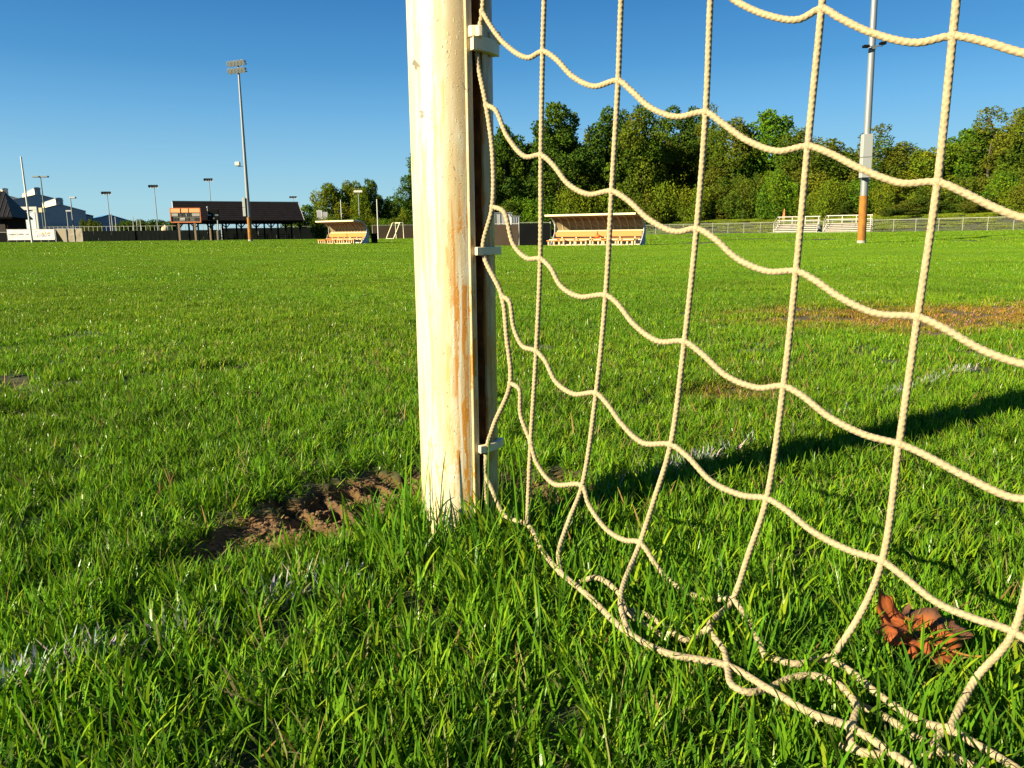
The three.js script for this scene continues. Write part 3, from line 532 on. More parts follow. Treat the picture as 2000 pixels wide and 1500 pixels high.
// ------------------------------------------------------------------ fences
function fenceRun(name, label, A, B, h, spacing, opt) {
  const len = Math.hypot(B[0] - A[0], B[1] - A[1]), n = Math.max(1, Math.round(len / spacing)), yaw = Math.atan2(-(B[1] - A[1]), B[0] - A[0]);
  const t = thing(name, label, 'fence', [A[0], hgt(...A), A[1]], yaw), y0 = t.position.y;
  const gy = s => hgt(A[0] + (B[0] - A[0]) * s / len, A[1] + (B[1] - A[1]) * s / len) - y0;
  for (let i = 0; i <= n; i++) add('fence_post', bar([len * i / n, gy(len * i / n) - 0.2, 0], [len * i / n, gy(len * i / n) + h + (opt.over || 0.06), 0], opt.r || 0.04, opt.r || 0.04, 8), opt.post || steelPost, t);
  for (let i = 0; i < n; i++) {
    const a = len * i / n, b = len * (i + 1) / n, ya = gy(a), yb = gy(b);
    add('top_rail', bar([a, ya + h, 0], [b, yb + h, 0], opt.rr || 0.025, opt.rr || 0.025, 6), opt.post || steelPost, t);
    if (opt.screen) {
      const g = new THREE.BoxGeometry(b - a - 0.02, opt.sh || h * 0.94, 0.02, 6, 4, 1), p = g.attributes.position;
      for (let k = 0; k < p.count; k++) p.setZ(k, p.getZ(k) + 0.05 + 0.05 * noise(p.getX(k) * 1.5 + a, p.getY(k) * 1.4, i));
      g.translate((a + b) / 2, (ya + yb) / 2 + (opt.sh || h * 0.94) / 2 + 0.03, 0); g.computeVertexNormals(); add('windscreen', g, opt.screen, t);
    }
    if (opt.mesh) { // woven wire, both diagonals
      const w = [], st = 0.16, wid = b - a;
      for (let s = -h; s < wid; s += st) for (const dir of [1, -1]) {
        let x0 = s, yy0 = 0, x1 = s + h, yy1 = h; if (x0 < 0) { yy0 = -x0; x0 = 0; } if (x1 > wid) { yy1 = h - (x1 - wid); x1 = wid; }
        if (x1 <= x0) continue; const X0 = dir > 0 ? x0 : wid - x0, X1 = dir > 0 ? x1 : wid - x1;
        w.push(bar([a + X0, ya + (yb - ya) * X0 / wid + yy0, 0], [a + X1, ya + (yb - ya) * X1 / wid + yy1, 0], 0.0045, 0.0045, 3));
      }
      const g = merge(w); const m = add('wire_mesh', g, opt.post || steelPost, t); m.userData.kind = 'stuff';
    }
  }
  return t;
}
const at2 = (col, d) => [colX(col, d), -d];
fenceRun('chain_link_fence', 'grey chain link fence in front of the grassy bank and the wood', [15.8, -117], [58, -70.5], 1.4, 2.3, { mesh: true, r: 0.032 });
fenceRun('chain_link_fence', 'low chain link fence behind the large dugout', at2(1084, 62), at2(1112, 62), 0.9, 1.1, { mesh: true, r: 0.03 });
fenceRun('windscreen_fence', 'fence with brown screen cloth beside the goal post and white crates', at2(905, 56), at2(1013, 55), 1.55, 1.9, { screen: brownWrap, r: 0.04 });
fenceRun('windscreen_fence', 'fence with black screen cloth ending beside the large dugout', at2(1014, 55), at2(1075, 55), 1.6, 2.2, { screen: blackM, r: 0.045 });
fenceRun('windscreen_fence', 'brown screened fence behind the small soccer goal', at2(728, 104), at2(830, 104), 1.75, 3.4, { screen: mat(0.03, 0.023, 0.016, 0.95, { specularIntensity: 0.1 }), r: 0.04 });
fenceRun('windscreen_fence', 'black screened fence with close pale posts behind the scoreboard', at2(90, 112), at2(432, 112), 2.1, 0.62, { screen: darkGreen, sh: 1.45, r: 0.04 });
fenceRun('windscreen_fence', 'black screened fence behind the pavilion posts', at2(434, 114), at2(645, 116), 1.9, 2.6, { screen: darkGreen, sh: 1.7, r: 0.05 });
{ // white crates over the brown screen
  for (const [c, w, h, y] of [[978, 1.5, 1.0, 1.35], [1003, 0.7, 0.8, 1.3]]) {
    const g = onGround(c, 59), t = thing('storage_crate', w > 1 ? 'larger white storage container showing above the brown screen' : 'smaller white storage container showing above the brown screen', 'container', g, 0.25);
    add('container_body', rbox(w, y + h, 1.2, 0.03, 0, (y + h) / 2, 0), white, t);
    for (let i = 0; i < 4; i++) add('wall_rib', box(0.05, y + h - 0.1, 0.04, -w / 2 + w * (i + 0.5) / 4, (y + h) / 2, 0.61), paleBox, t);
    add('container_roof', rbox(w + 0.08, 0.06, 1.28, 0.02, 0, y + h + 0.02, 0), paleBox, t);
  }
}

// ------------------------------------------------------------------ small white goal
{
  const t = thing('training_goal', 'small pale soccer goal frame before the brown screened fence', 'goal', onGround(782, 96), 0.5);
  const H = 1.95, m = mat(0.66, 0.62, 0.42, 0.6);
  for (const z of [0, -2.6]) { add('upright', bar([0.45, 0, z], [0.38, H, z], 0.055), m, t); add('back_brace', bar([-0.9, 0, z], [0.0, H - 0.02, z], 0.05), m, t); add('top_arm', bar([0.0, H, z], [0.4, H, z], 0.05), m, t); }
  add('crossbar', bar([0.38, H, 0], [0.38, H, -2.6], 0.055), m, t); add('ground_bar', bar([-0.9, 0.05, 0], [-0.9, 0.05, -2.6], 0.05), m, t);
}

// ------------------------------------------------------------------ scoreboards
{
  const d = 88, wpx = d / 1547, t = thing('scoreboard', 'orange framed scoreboard with white name plates on timber posts', 'scoreboard', onGround(366, d), 0.16);
  const W = 54 * wpx * 1.02, y0 = 2.08, H = 1.52, gl = mat(0.03, 0.033, 0.03, 0.4), fr = mat(0.5, 0.13, 0.03, 0.6);
  add('cabinet', box(W - 0.1, H - 0.1, 0.28, 0, y0 + H / 2, -0.16), mat(0.075, 0.07, 0.055, 0.8), t);
  add('frame', merge([box(W, 0.09, 0.34, 0, y0, -0.1), box(W, 0.06, 0.34, 0, y0 + H, -0.1), box(0.08, H, 0.34, -W / 2, y0 + H / 2, -0.1), box(0.08, H, 0.34, W / 2, y0 + H / 2, -0.1)]), fr, t);
  [[-0.33, 0.34], [-0.01, 0.24], [0.31, 0.36]].forEach(([x, w]) => add('header_panel', rbox(W * w * 0.97, 0.46, 0.06, 0.01, x * W, y0 + H - 0.25, 0.03), mat(0.70, 0.32, 0.13, 0.6), t));
  setSeed(5);
  const plate = (x, y, w, h) => { const p = add('name_plate', rbox(w, h, 0.04, 0.006, x, y, 0.02), white, t); const n = Math.max(2, Math.round(w / 0.11)); for (let i = 0; i < n; i++) add('letter', box(0.045, h * rr(0.35, 0.55), 0.012, x - w / 2 + w * (i + 0.6) / (n + 0.2), y - 0.01, 0.043), mat(0.2, 0.17, 0.14, 0.8), p); };
  plate(-W * 0.36, y0 + 0.80, 0.72, 0.29); plate(W * 0.35, y0 + 0.80, 0.78, 0.29); plate(-W * 0.10, y0 + 0.34, 0.48, 0.28);
  for (const [x, y] of [[-0.14, 0.8], [-0.05, 0.8], [0.1, 0.8], [0.18, 0.8], [-0.38, 0.34], [-0.29, 0.34], [0.08, 0.34], [0.32, 0.34], [0.4, 0.34]]) add('digit_window', box(0.21, 0.30, 0.03, x * W, y0 + y, 0.0), gl, t);
  add('colon_mark', rbox(0.06, 0.26, 0.03, 0.01, 0.025 * W, y0 + 0.8, 0.02), white, t);
  for (const x of [-0.26, 0.28]) add('support_post', box(0.2, y0 + 0.2, 0.2, x * W, y0 / 2, -0.1), timber, t);
  for (const x of [-0.36, 0.05, 0.36]) add('rear_post', box(0.16, y0 + 0.2, 0.16, x * W, y0 / 2, -0.45), blackM, t);
  const t2 = thing('scoreboard', 'black score board on timber posts before the dark pavilion roof', 'scoreboard', onGround(420, 89), 0.12);
  add('cabinet', rbox(1.2, 1.15, 0.25, 0.03, 0, 2.92, 0), blackM, t2);
  for (const s of [-0.38, 0.4]) add('display_window', box(0.36, 0.16, 0.03, s, 2.85, 0.135), mat(0.09, 0.13, 0.15, 0.3), t2);
  add('display_window', box(0.2, 0.12, 0.03, 0.05, 2.5, 0.135), mat(0.09, 0.1, 0.1, 0.4), t2);
  for (const [x, h] of [[-0.42, 1.4], [0.34, 1.15]]) add('timber_brace', box(0.17, h, 0.17, x, h / 2, 0.16), timber, t2);
  for (const x of [-0.2, 0.42]) add('support_post', bar([x, 0, 0], [x, 2.6, 0], 0.07), x > 0 ? steelPost : blackM, t2);
  add('horn', merge([bar([-0.55, 2.8, 0.1], [-0.55, 3.65, 0.1], 0.04), new THREE.SphereGeometry(0.11, 10, 8).translate(-0.55, 3.7, 0.1)]), paleBox, t2);
}

// ------------------------------------------------------------------ pavilion
{
  const d = 105, yaw = 0.40, t = thing('pavilion', 'long open pavilion with dark shingle roof and red gable', 'pavilion', onGround(468, d), yaw);
  const L = 15.6, hw = 4.7, ridge = 4.95, eave = 2.55, roofM = mat(0.009, 0.007, 0.009, 0.9, { map: roughGrain, specularIntensity: 0.2 }), dk = mat(0.006, 0.0055, 0.0055, 0.9, { specularIntensity: 0.2 });
  const slope = s => { const P = [[-L / 2, ridge, 0], [L / 2, ridge, 0], [L / 2, eave, s * hw], [-L / 2, eave, s * hw]], th = 0.14, pos = [], idx = []; for (const k of [0, -th]) P.forEach(p => pos.push(p[0], p[1] + k, p[2])); const q = (a, b, c, e) => idx.push(a, b, c, a, c, e); q(0, 1, 2, 3); q(4, 7, 6, 5); q(0, 4, 5, 1); q(1, 5, 6, 2); q(2, 6, 7, 3); q(3, 7, 4, 0); const g = new THREE.BufferGeometry(); g.setAttribute('position', new THREE.Float32BufferAttribute(pos, 3)); g.setAttribute('uv', new THREE.Float32BufferAttribute(pos.filter((_, i) => i % 3 !== 2).map(v => v / 2), 2)); g.setIndex(idx); return toCreased(g); };
  for (const s of [1, -1]) { const r = add('roof_slope', slope(s), roofM, t); for (let k = 1; k < 9; k++) add('shingle_course', box(L, 0.025, 0.05, 0, ridge - (ridge - eave) * k / 9 + 0.015, s * hw * k / 9), roofM, r); }
  add('ridge_cap', rbox(L + 0.1, 0.14, 0.3, 0.05, 0, ridge + 0.02, 0), mat(0.03, 0.05, 0.055, 0.6), t);
  for (const s of [-1, 1]) { const sh = new THREE.Shape(); sh.moveTo(-hw * 0.94, eave); sh.lineTo(hw * 0.94, eave); sh.lineTo(0, ridge - 0.2); const g = add('gable_board', new THREE.ExtrudeGeometry(sh, { depth: 0.08, bevelEnabled: false }).rotateY(Math.PI / 2).translate(s * (L / 2 - 0.3) - 0.04, 0, 0), mat(0.42, 0.065, 0.03, 0.7), t);
    add('rake_board', merge([bar([s * (L / 2 + 0.03), ridge - 0.05, 0], [s * (L / 2 + 0.03), eave - 0.05, hw], 0.06), bar([s * (L / 2 + 0.03), ridge - 0.05, 0], [s * (L / 2 + 0.03), eave - 0.05, -hw], 0.06)]), mat(0.34, 0.34, 0.33, 0.7), g); }
  for (const s of [1, -1]) { add('eave_beam', box(L - 0.4, 0.3, 0.2, 0, eave - 0.22, s * (hw - 0.5)), dk, t); for (let i = 0; i < 9; i++) { const x = -L / 2 + 0.5 + i * (L - 1) / 8, p = add('column', box(0.2, eave - 0.2, 0.2, x, (eave - 0.2) / 2, s * (hw - 0.5)), dk, t); if (s > 0) add('knee_brace', merge([bar([x, eave - 1.0, hw - 0.5], [x + 0.6, eave - 0.35, hw - 0.5], 0.06), bar([x, eave - 1.0, hw - 0.5], [x - 0.6, eave - 0.35, hw - 0.5], 0.06)]), dk, p); } }
  for (let i = 0; i < 5; i++) { const b = thing('picnic_table', 'dark picnic table standing under the pavilion roof', 'table', [0, 0, 0], yaw, 'picnic tables under the pavilion'); b.position.copy(V(-5.6 + i * 2.8, 0, 0.8).applyAxisAngle(V(0, 1, 0), yaw).add(t.position)); add('table_top', rbox(1.8, 0.06, 0.75, 0.01, 0, 0.74, 0), dk, b); for (const s of [-1, 1]) { add('bench', rbox(1.8, 0.05, 0.28, 0.01, 0, 0.45, s * 0.68), dk, b); add('trestle', merge([bar([s * 0.65, 0, 0.7], [s * 0.65, 0.72, -0.25], 0.04), bar([s * 0.65, 0, -0.7], [s * 0.65, 0.72, 0.25], 0.04), box(0.06, 0.06, 1.5, s * 0.65, 0.4, 0)]), dk, b); } }
}

// ------------------------------------------------------------------ hut, banners, mesh screens on the left
{
  const d = 90, t = thing('hut', 'brown hut with steep dark seamed metal roof', 'hut', onGround(-20, d), 0.25);
  const L = 7.2, hw = 3.4, ridge = 5.7, eave = 2.75, rm = mat(0.010, 0.009, 0.010, 0.6, { specularIntensity: 0.4 }), wall = mat(0.020, 0.010, 0.006, 0.9, { specularIntensity: 0.1 });
  add('wall', merge([box(L - 0.9, eave + 0.1, 2 * hw - 0.8, -0.2, eave / 2, 0)]), wall, t);
  for (const s of [1, -1]) {
    const P = [[-L / 2, ridge, 0], [L / 2 - 1.55, ridge, 0], [L / 2, eave, s * hw], [-L / 2, eave, s * hw]], pos = [], idx = [];
    for (const k of [0, -0.12]) P.forEach(p => pos.push(p[0], p[1] + k, p[2])); const q = (a, b, c, e) => idx.push(a, b, c, a, c, e); q(0, 1, 2, 3); q(4, 7, 6, 5); q(0, 4, 5, 1); q(1, 5, 6, 2); q(2, 6, 7, 3); q(3, 7, 4, 0);
    const g = new THREE.BufferGeometry(); g.setAttribute('position', new THREE.Float32BufferAttribute(pos, 3)); g.setIndex(idx); const r = add('roof_slope', toCreased(g), rm, t);
    for (let i = 0; i < 15; i++) { const x = -L / 2 + 0.25 + i * 0.46, f = Math.min(1, (L / 2 - x) / 1.55), y1 = ridge - (1 - f) * (ridge - eave), z1 = s * hw * (1 - f); if (f > 0.05) add('roof_seam', bar([x, eave + 0.03, s * hw], [x, y1 + 0.03, z1], 0.03, 0.03, 5), mat(0.04, 0.036, 0.04, 0.5), r); }
  }
  { const g = new THREE.BufferGeometry(); g.setAttribute('position', new THREE.Float32BufferAttribute([L / 2 - 1.55, ridge, 0, L / 2, eave, hw, L / 2, eave, -hw], 3)); g.setIndex([0, 1, 2]); g.computeVertexNormals(); add('hip_slope', g, rm, t); }
  add('door', rbox(1.0, 2.05, 0.06, 0.01, 2.2, 1.02, hw - 0.38), mat(0.03, 0.02, 0.016, 0.8), t);
  add('fascia', box(L, 0.2, 0.08, 0, eave - 0.06, hw), blackM, t);

  // printed vinyl banners on frames
  function bannerTex(kind) {
    const c = document.createElement('canvas'); c.width = 256; c.height = 128; const g = c.getContext('2d');
    g.fillStyle = '#c8c4bf'; g.fillRect(0, 0, 256, 128); setSeed(kind + 40);
    if (kind === 0) { g.fillStyle = '#15171c'; let x = 14; for (let i = 0; i < 17; i++) { if (i === 7) { g.strokeStyle = '#15171c'; g.lineWidth = 5; g.beginPath(); g.moveTo(x + 12, 40); g.lineTo(x + 2, 84); g.stroke(); x += 16; continue; } if (i === 13) { x += 18; continue; } const h = rr(10, 24); g.fillRect(x, 68 - h, rr(6, 9), h); g.fillRect(x, 60, 11, 7); x += 13; } g.fillStyle = '#8a6f6a'; g.fillRect(30, 96, 190, 3); }
    else { for (let i = 0; i < 26; i++) { g.fillStyle = ['#c0922e', '#a5402c', '#c9a24a', '#7a4030'][i % 4]; g.fillRect(92 + rr(0, 112), 30 + rr(0, 30), rr(6, 16), rr(5, 14)); } for (let i = 0; i < 20; i++) { g.fillStyle = ['#2b3c78', '#3a5290', '#24305c'][i % 3]; g.fillRect(56 + i * 7.6, 62 + rr(-6, 14), rr(4, 8), rr(8, 16)); } g.fillStyle = '#4a66a8'; g.fillRect(50, 92, 160, 4); g.fillStyle = '#394a80'; g.fillRect(40, 24, 28, 8); }
    const tx = new THREE.CanvasTexture(c); tx.colorSpace = THREE.SRGBColorSpace; return tx;
  }
  [[16, 60, 'white vinyl banner with dark lettering on the hut side of the pole', 0], [63.5, 107.5, 'white vinyl banner with gold and blue logo beside the mesh screens', 1]].forEach(([a, b, label, k]) => {
    const dd = 84, A = at2(a, dd), B = at2(b, dd), w = B[0] - A[0], o = thing('banner', label, 'banner', [(A[0] + B[0]) / 2, hgt(A[0], -dd), -dd], 0.08, 'vinyl banners by the hut');
    const g = new THREE.PlaneGeometry(w - 0.1, 1.08, 16, 6), p = g.attributes.position; for (let i = 0; i < p.count; i++) p.setZ(i, 0.03 * noise(p.getX(i) * 1.6, p.getY(i) * 2, k * 5));
    g.computeVertexNormals(); g.translate(0, 0.82, 0.05);
    add('printed_sheet', g, new THREE.MeshStandardMaterial({ map: bannerTex(k), roughness: 0.6, side: THREE.DoubleSide }), o);
    add('frame', merge([bar([-w / 2, 0, 0], [-w / 2, 1.45, 0], 0.03), bar([w / 2, 0, 0], [w / 2, 1.45, 0], 0.03), bar([-w / 2, 1.38, 0], [w / 2, 1.38, 0], 0.02), bar([-w / 2, 0.26, 0], [w / 2, 0.26, 0], 0.02), bar([-0.3, 0, 0], [-0.3, 1.4, 0], 0.03), bar([0.5, 0, 0], [0.5, 1.4, 0], 0.03)]), steelPost, o);
  });
  fenceRun('dark_fence', 'low dark screened fence behind the white banners', at2(-60, 86), at2(108, 86), 1.1, 2.2, { screen: blackM, r: 0.03 });
  const screenM = mat(0.20, 0.17, 0.12, 0.95);
  [[109, 131, 'tan mesh screen next to the banner with the logo'], [132, 146, 'tan mesh screen between two other tan screens'], [147.5, 162, 'tan mesh screen at the open end of the row']].forEach(([a, b, label], k) => {
    const dd = 83, A = at2(a, dd), B = at2(b, dd), w = B[0] - A[0], o = thing('mesh_screen', label, 'screen', [(A[0] + B[0]) / 2, hgt(A[0], -dd), -dd], -0.1, 'framed mesh screens beside the banners');
    const g = k ? new THREE.PlaneGeometry(w - 0.06, 1.3, 6, 6) : (() => { const s = new THREE.Shape(); s.moveTo(-w / 2 + 0.1, 0.65); s.lineTo(w / 2 - 0.04, 0.65); s.lineTo(w / 2 - 0.04, -0.65); s.lineTo(w * 0.2, -0.65); return new THREE.ShapeGeometry(s); })();
    const p = g.attributes.position; if (k) for (let i = 0; i < p.count; i++) p.setZ(i, 0.05 * noise(p.getX(i) * 2, p.getY(i) * 2, k)); g.computeVertexNormals(); g.translate(0, 0.72, 0.03);
    add('mesh_sheet', g, screenM, o);
    add('frame', merge([bar([-w / 2, 0, 0], [-w / 2, 1.42, 0], 0.035), bar([w / 2, 0, 0], [w / 2, 1.42, 0], 0.035), bar([-w / 2, 1.4, 0], [w / 2, 1.4, 0], 0.03), ...(k ? [bar([-w / 2, 0.85, 0], [w / 2, 0.85, 0], 0.03)] : [])]), steelPost, o);
  });
  const car = thing('parked_car', 'red car roof showing over the banner by the hut', 'car', onGround(46, 93), 0.3);
  { const s = new THREE.Shape(); s.moveTo(-2, 0.35); s.lineTo(-2, 0.85); s.lineTo(-1.3, 0.98); s.quadraticCurveTo(-0.7, 1.5, 0, 1.52); s.quadraticCurveTo(0.9, 1.5, 1.35, 1.0); s.lineTo(2, 0.9); s.lineTo(2.05, 0.35); s.lineTo(-2, 0.35);
    add('body', new THREE.ExtrudeGeometry(s, { depth: 1.5, bevelEnabled: true, bevelSize: 0.06, bevelThickness: 0.08 }).translate(0, 0, -0.75), mat(0.5, 0.02, 0.015, 0.3), car);
    for (const [x, z] of [[-1.25, 0.72], [1.25, 0.72], [-1.25, -0.72], [1.25, -0.72]]) add('wheel', new THREE.CylinderGeometry(0.32, 0.32, 0.22, 18).rotateX(Math.PI / 2).translate(x, 0.32, z), blackM, car);
    add('side_window', box(1.9, 0.34, 0.02, -0.05, 1.18, 0.85), mat(0.03, 0.04, 0.05, 0.1), car); }
  // white steel gantry
  const gt = thing('gantry', 'white steel frame with long beam beside the hut', 'frame', onGround(58, 104), 0.05), gh = 4.35;
  add('beam', rbox(3.2, 0.42, 0.3, 0.03, -0.2, gh, 0), white, gt); for (const x of [-1.6, 1.28]) add('leg', rbox(0.24, gh, 0.24, 0.02, x, gh / 2, 0), white, gt); add('knee', rbox(0.5, 0.5, 0.26, 0.05, 1.12, gh - 0.35, 0), white, gt);
  const sb = thing('sign_box', 'small pale sign box on a post before the factory', 'sign', onGround(86, 106)); add('sign_face', rbox(0.45, 0.6, 0.2, 0.03, 0, 4.2, 0), cream, sb); add('arrow_panel', rbox(0.4, 0.5, 0.1, 0.02, 0.45, 4.15, 0), galvDark, sb); add('post', bar([0.1, 0, 0], [0.1, 4.0, 0], 0.06), galvDark, sb);
  const tank = thing('storage_tank', 'cream upright tank behind the windscreen fence by the scoreboard', 'tank', onGround(325, 118)); add('tank_shell', new THREE.LatheGeometry([[0.001, 0], [0.6, 0], [0.62, 1.75], [0.5, 2.05], [0.2, 2.2], [0.001, 2.22]].map(p => new THREE.Vector2(...p)), 20), cream, tank); add('tank_cap', new THREE.CylinderGeometry(0.16, 0.18, 0.14, 14).translate(0, 2.27, 0), white, tank);
  const g3 = thing('sign_board', 'grey backed board on a post behind the small dugout roof', 'sign', onGround(632, 125)); add('board', rbox(1.7, 1.25, 0.12, 0.02, 0, 3.6, 0), mat(0.2, 0.2, 0.22, 0.8), g3); add('header', rbox(0.9, 0.3, 0.14, 0.02, -0.45, 4.35, 0), paleBox, g3); add('post', bar([0, 0, 0], [0, 4.3, 0], 0.12), steelPost, g3);
}

// ------------------------------------------------------------------ factory
{
  const wallT = grain((u, v) => { const s = (u * 16) % 1, k = s < 0.06 ? 0.72 : 1, n = 0.92 + 0.12 * fbm(u, v, 6, 4); return [150 * k * n, 160 * k * n, 172 * k * n]; }, 256);
  const siding = new THREE.MeshStandardMaterial({ map: wallT, color: lin(0.7, 0.7, 0.68), roughness: 0.6, side: THREE.DoubleSide }), rf = mat(0.30, 0.33, 0.35, 0.5, { metalness: 0.2 }), sunlitCream = mat(0.62, 0.52, 0.32, 0.6), bl = mat(0.05, 0.16, 0.3, 0.6), dkw = mat(0.045, 0.06, 0.075, 0.4);
  // local: x across the gable, z along the ridge (+z towards the viewer)
  function hall(label, col, d, W, Lz, eave, apex, mon, roofMat = rf) {
    const t = thing('factory_hall', label, 'factory', onGround(col, d), 0.64, 'factory halls beyond the field');
    const sh = new THREE.Shape(); sh.moveTo(-W / 2, 0); sh.lineTo(W / 2, 0); sh.lineTo(W / 2, eave); sh.lineTo(0, apex); sh.lineTo(-W / 2, eave); sh.lineTo(-W / 2, 0);
    const g = new THREE.ExtrudeGeometry(sh, { depth: Lz, bevelEnabled: false }).translate(0, 0, -Lz), uvA = g.attributes.uv; for (let i = 0; i < uvA.count; i++) uvA.setXY(i, uvA.getX(i) / 8, uvA.getY(i) / 8);
    add('wall', g, siding, t);
    for (const s of [-1, 1]) { const a = Math.atan2(apex - eave, W / 2), l = Math.hypot(apex - eave, W / 2) + 0.3; add('roof_slope', new THREE.BoxGeometry(l, 0.2, Lz + 0.5).rotateZ(-s * a).translate(s * W / 4, (eave + apex) / 2 + 0.16, -Lz / 2), roofMat, t); }
    if (mon) { const m = add('roof_monitor', merge([box(1.7, mon, Lz - 0.3, 0, apex + mon / 2 - 0.2, -Lz / 2)]), siding, t); add('monitor_roof', new THREE.CylinderGeometry(1.0, 1.0, Lz, 16, 1, false, 0, Math.PI * 2).rotateX(Math.PI / 2).scale(1, 0.4, 1).translate(0, apex + mon - 0.2, -Lz / 2), siding, m); const n = Math.round(Lz / 2.6); for (let i = 0; i < n; i++) add('sunlit_monitor_panel', rbox(0.08, mon * 0.86, Lz / n - 0.16, 0.02, -0.88, apex + mon * 0.46 - 0.2, -Lz * (i + 0.5) / n), sunlitCream, m); }  // panels on the sun side only, sunlight on the siding painted in as cream
    for (let i = 0; i < Math.round(W / 2); i++) add('window', box(0.7, 0.9, 0.06, -W / 2 + 1.2 + i * 2, eave * 0.28, 0.03), dkw, t);
    add('door_band', box(W * 0.96, 0.22, 0.08, 0, eave * 0.55, 0.05), mat(0.14, 0.2, 0.26, 0.6), t);
    return t;
  }
  hall('nearest factory hall with sunlit cream clerestory and blue grey gable', 124, 225, 12.6, 30, 7.7, 9.5, 1.8);
  hall('factory hall standing behind, taller, with long sunlit cream clerestory', 84, 262, 14, 40, 12.6, 14.5, 2.2);
  hall('farthest factory hall with sunlit cream clerestory behind the hut roof', 22, 290, 15, 44, 13.8, 16, 2.4);
  hall('low factory hall with blue roof next to the dark conifers', 218, 240, 12.5, 14, 5.0, 7.0, 0, bl);
  hall('flat blue roofed factory shed between the gabled halls', 168, 235, 5, 12, 6.6, 7.2, 0, bl);
}

// grey spoil heap behind the small goal
{
  const g = new THREE.SphereGeometry(1, 40, 20, 0, Math.PI * 2, 0, Math.PI / 2), p = g.attributes.position;
  for (let i = 0; i < p.count; i++) { const x = p.getX(i), y = p.getY(i), z = p.getZ(i), k = 1 + 0.12 * noise(x * 3, y * 3, z * 3); p.setXYZ(i, x * k * 17, Math.pow(y, 1.2) * 8.2 * k, z * k * 8); }
  g.computeVertexNormals(); const t = add('spoil_heap', g, mat(0.10, 0.105, 0.12, 0.95)); const b = onGround(838, 205); t.position.set(b[0], b[1] - 0.1, b[2]); tag(t, 'grey heap of soil behind the small soccer goal', 'heap');
}

// ------------------------------------------------------------------ trees and shrubs
const barkMat = mat(0.10, 0.08, 0.055, 0.95, { map: roughGrain });
const leafMat = new THREE.MeshPhysicalMaterial({ vertexColors: true, roughness: 0.95, specularIntensity: 0.12, transmission: 0.32, thickness: 0, side: THREE.DoubleSide });
function leafCloud(lobes, count, size, pal, out) { // small folded leaf sprays spread through the lobes' outer volume
  const tot = lobes.reduce((a, l) => a + l.r * l.r, 0);
  for (const l of lobes) {
    const n = Math.round(count * l.r * l.r / tot);
    const tint = pal[Math.floor(rnd() * pal.length)], lt = rr(0.82, 1.18);
    for (let i = 0; i < n; i++) {
      const u = rr(-1, 1), q = rr(0, 2 * Math.PI), s = Math.sqrt(1 - u * u);
      const dir = V(s * Math.cos(q), u, s * Math.sin(q));
      const bumpy = 1 + 0.32 * noise(dir.x * 2.6 + l.x, dir.y * 2.6 + l.y, dir.z * 2.6 + l.z);
      const rad = l.r * bumpy * Math.pow(rr(0.32, 1), 0.45) * (rnd() < 0.06 ? rr(1.0, 1.28) : 1);
      const c = V(l.x + dir.x * rad, l.y + dir.y * rad * (l.sy || 0.9), l.z + dir.z * rad);
      if (c.y < 0.15) c.y = 0.15 + rnd() * 0.4;
      const a = V(rr(-1, 1), rr(-0.7, 0.7), rr(-1, 1)).normalize(), b = a.clone().cross(V(rr(-1, 1), rr(-1, 1), rr(-1, 1))).normalize();
      const w = size * rr(0.6, 1.3), h = w * rr(0.5, 0.8), nn = a.clone().cross(b).multiplyScalar(h * 0.35);
      const P = [c.clone().addScaledVector(a, -w / 2), c.clone().addScaledVector(b, h / 2).add(nn), c.clone().addScaledVector(a, w / 2), c.clone().addScaledVector(b, -h / 2).add(nn)];
      for (const k of [0, 1, 2, 0, 2, 3]) out.pos.push(P[k].x, P[k].y, P[k].z);
      const v = lt * rr(0.75, 1.25), y = rr(-0.012, 0.02); for (let k = 0; k < 6; k++) out.col.push(Math.max(0.01, tint[0] * v + y), tint[1] * v + y * 0.5, tint[2] * v);
    }
  }
}
function cloudGeo(out) { const g = new THREE.BufferGeometry(); g.setAttribute('position', new THREE.Float32BufferAttribute(out.pos, 3)); g.setAttribute('color', new THREE.Float32BufferAttribute(out.col, 3)); g.computeVertexNormals(); return g; }
const PAL = {
  dark: [[0.048, 0.098, 0.006], [0.064, 0.112, 0.006], [0.038, 0.084, 0.007]],
  olive: [[0.088, 0.122, 0.007], [0.072, 0.118, 0.006], [0.108, 0.126, 0.008], [0.058, 0.106, 0.006]],
  bright: [[0.078, 0.160, 0.005], [0.108, 0.172, 0.006], [0.062, 0.138, 0.006]],
  yellow: [[0.150, 0.172, 0.007], [0.120, 0.160, 0.006], [0.095, 0.148, 0.007]],
};
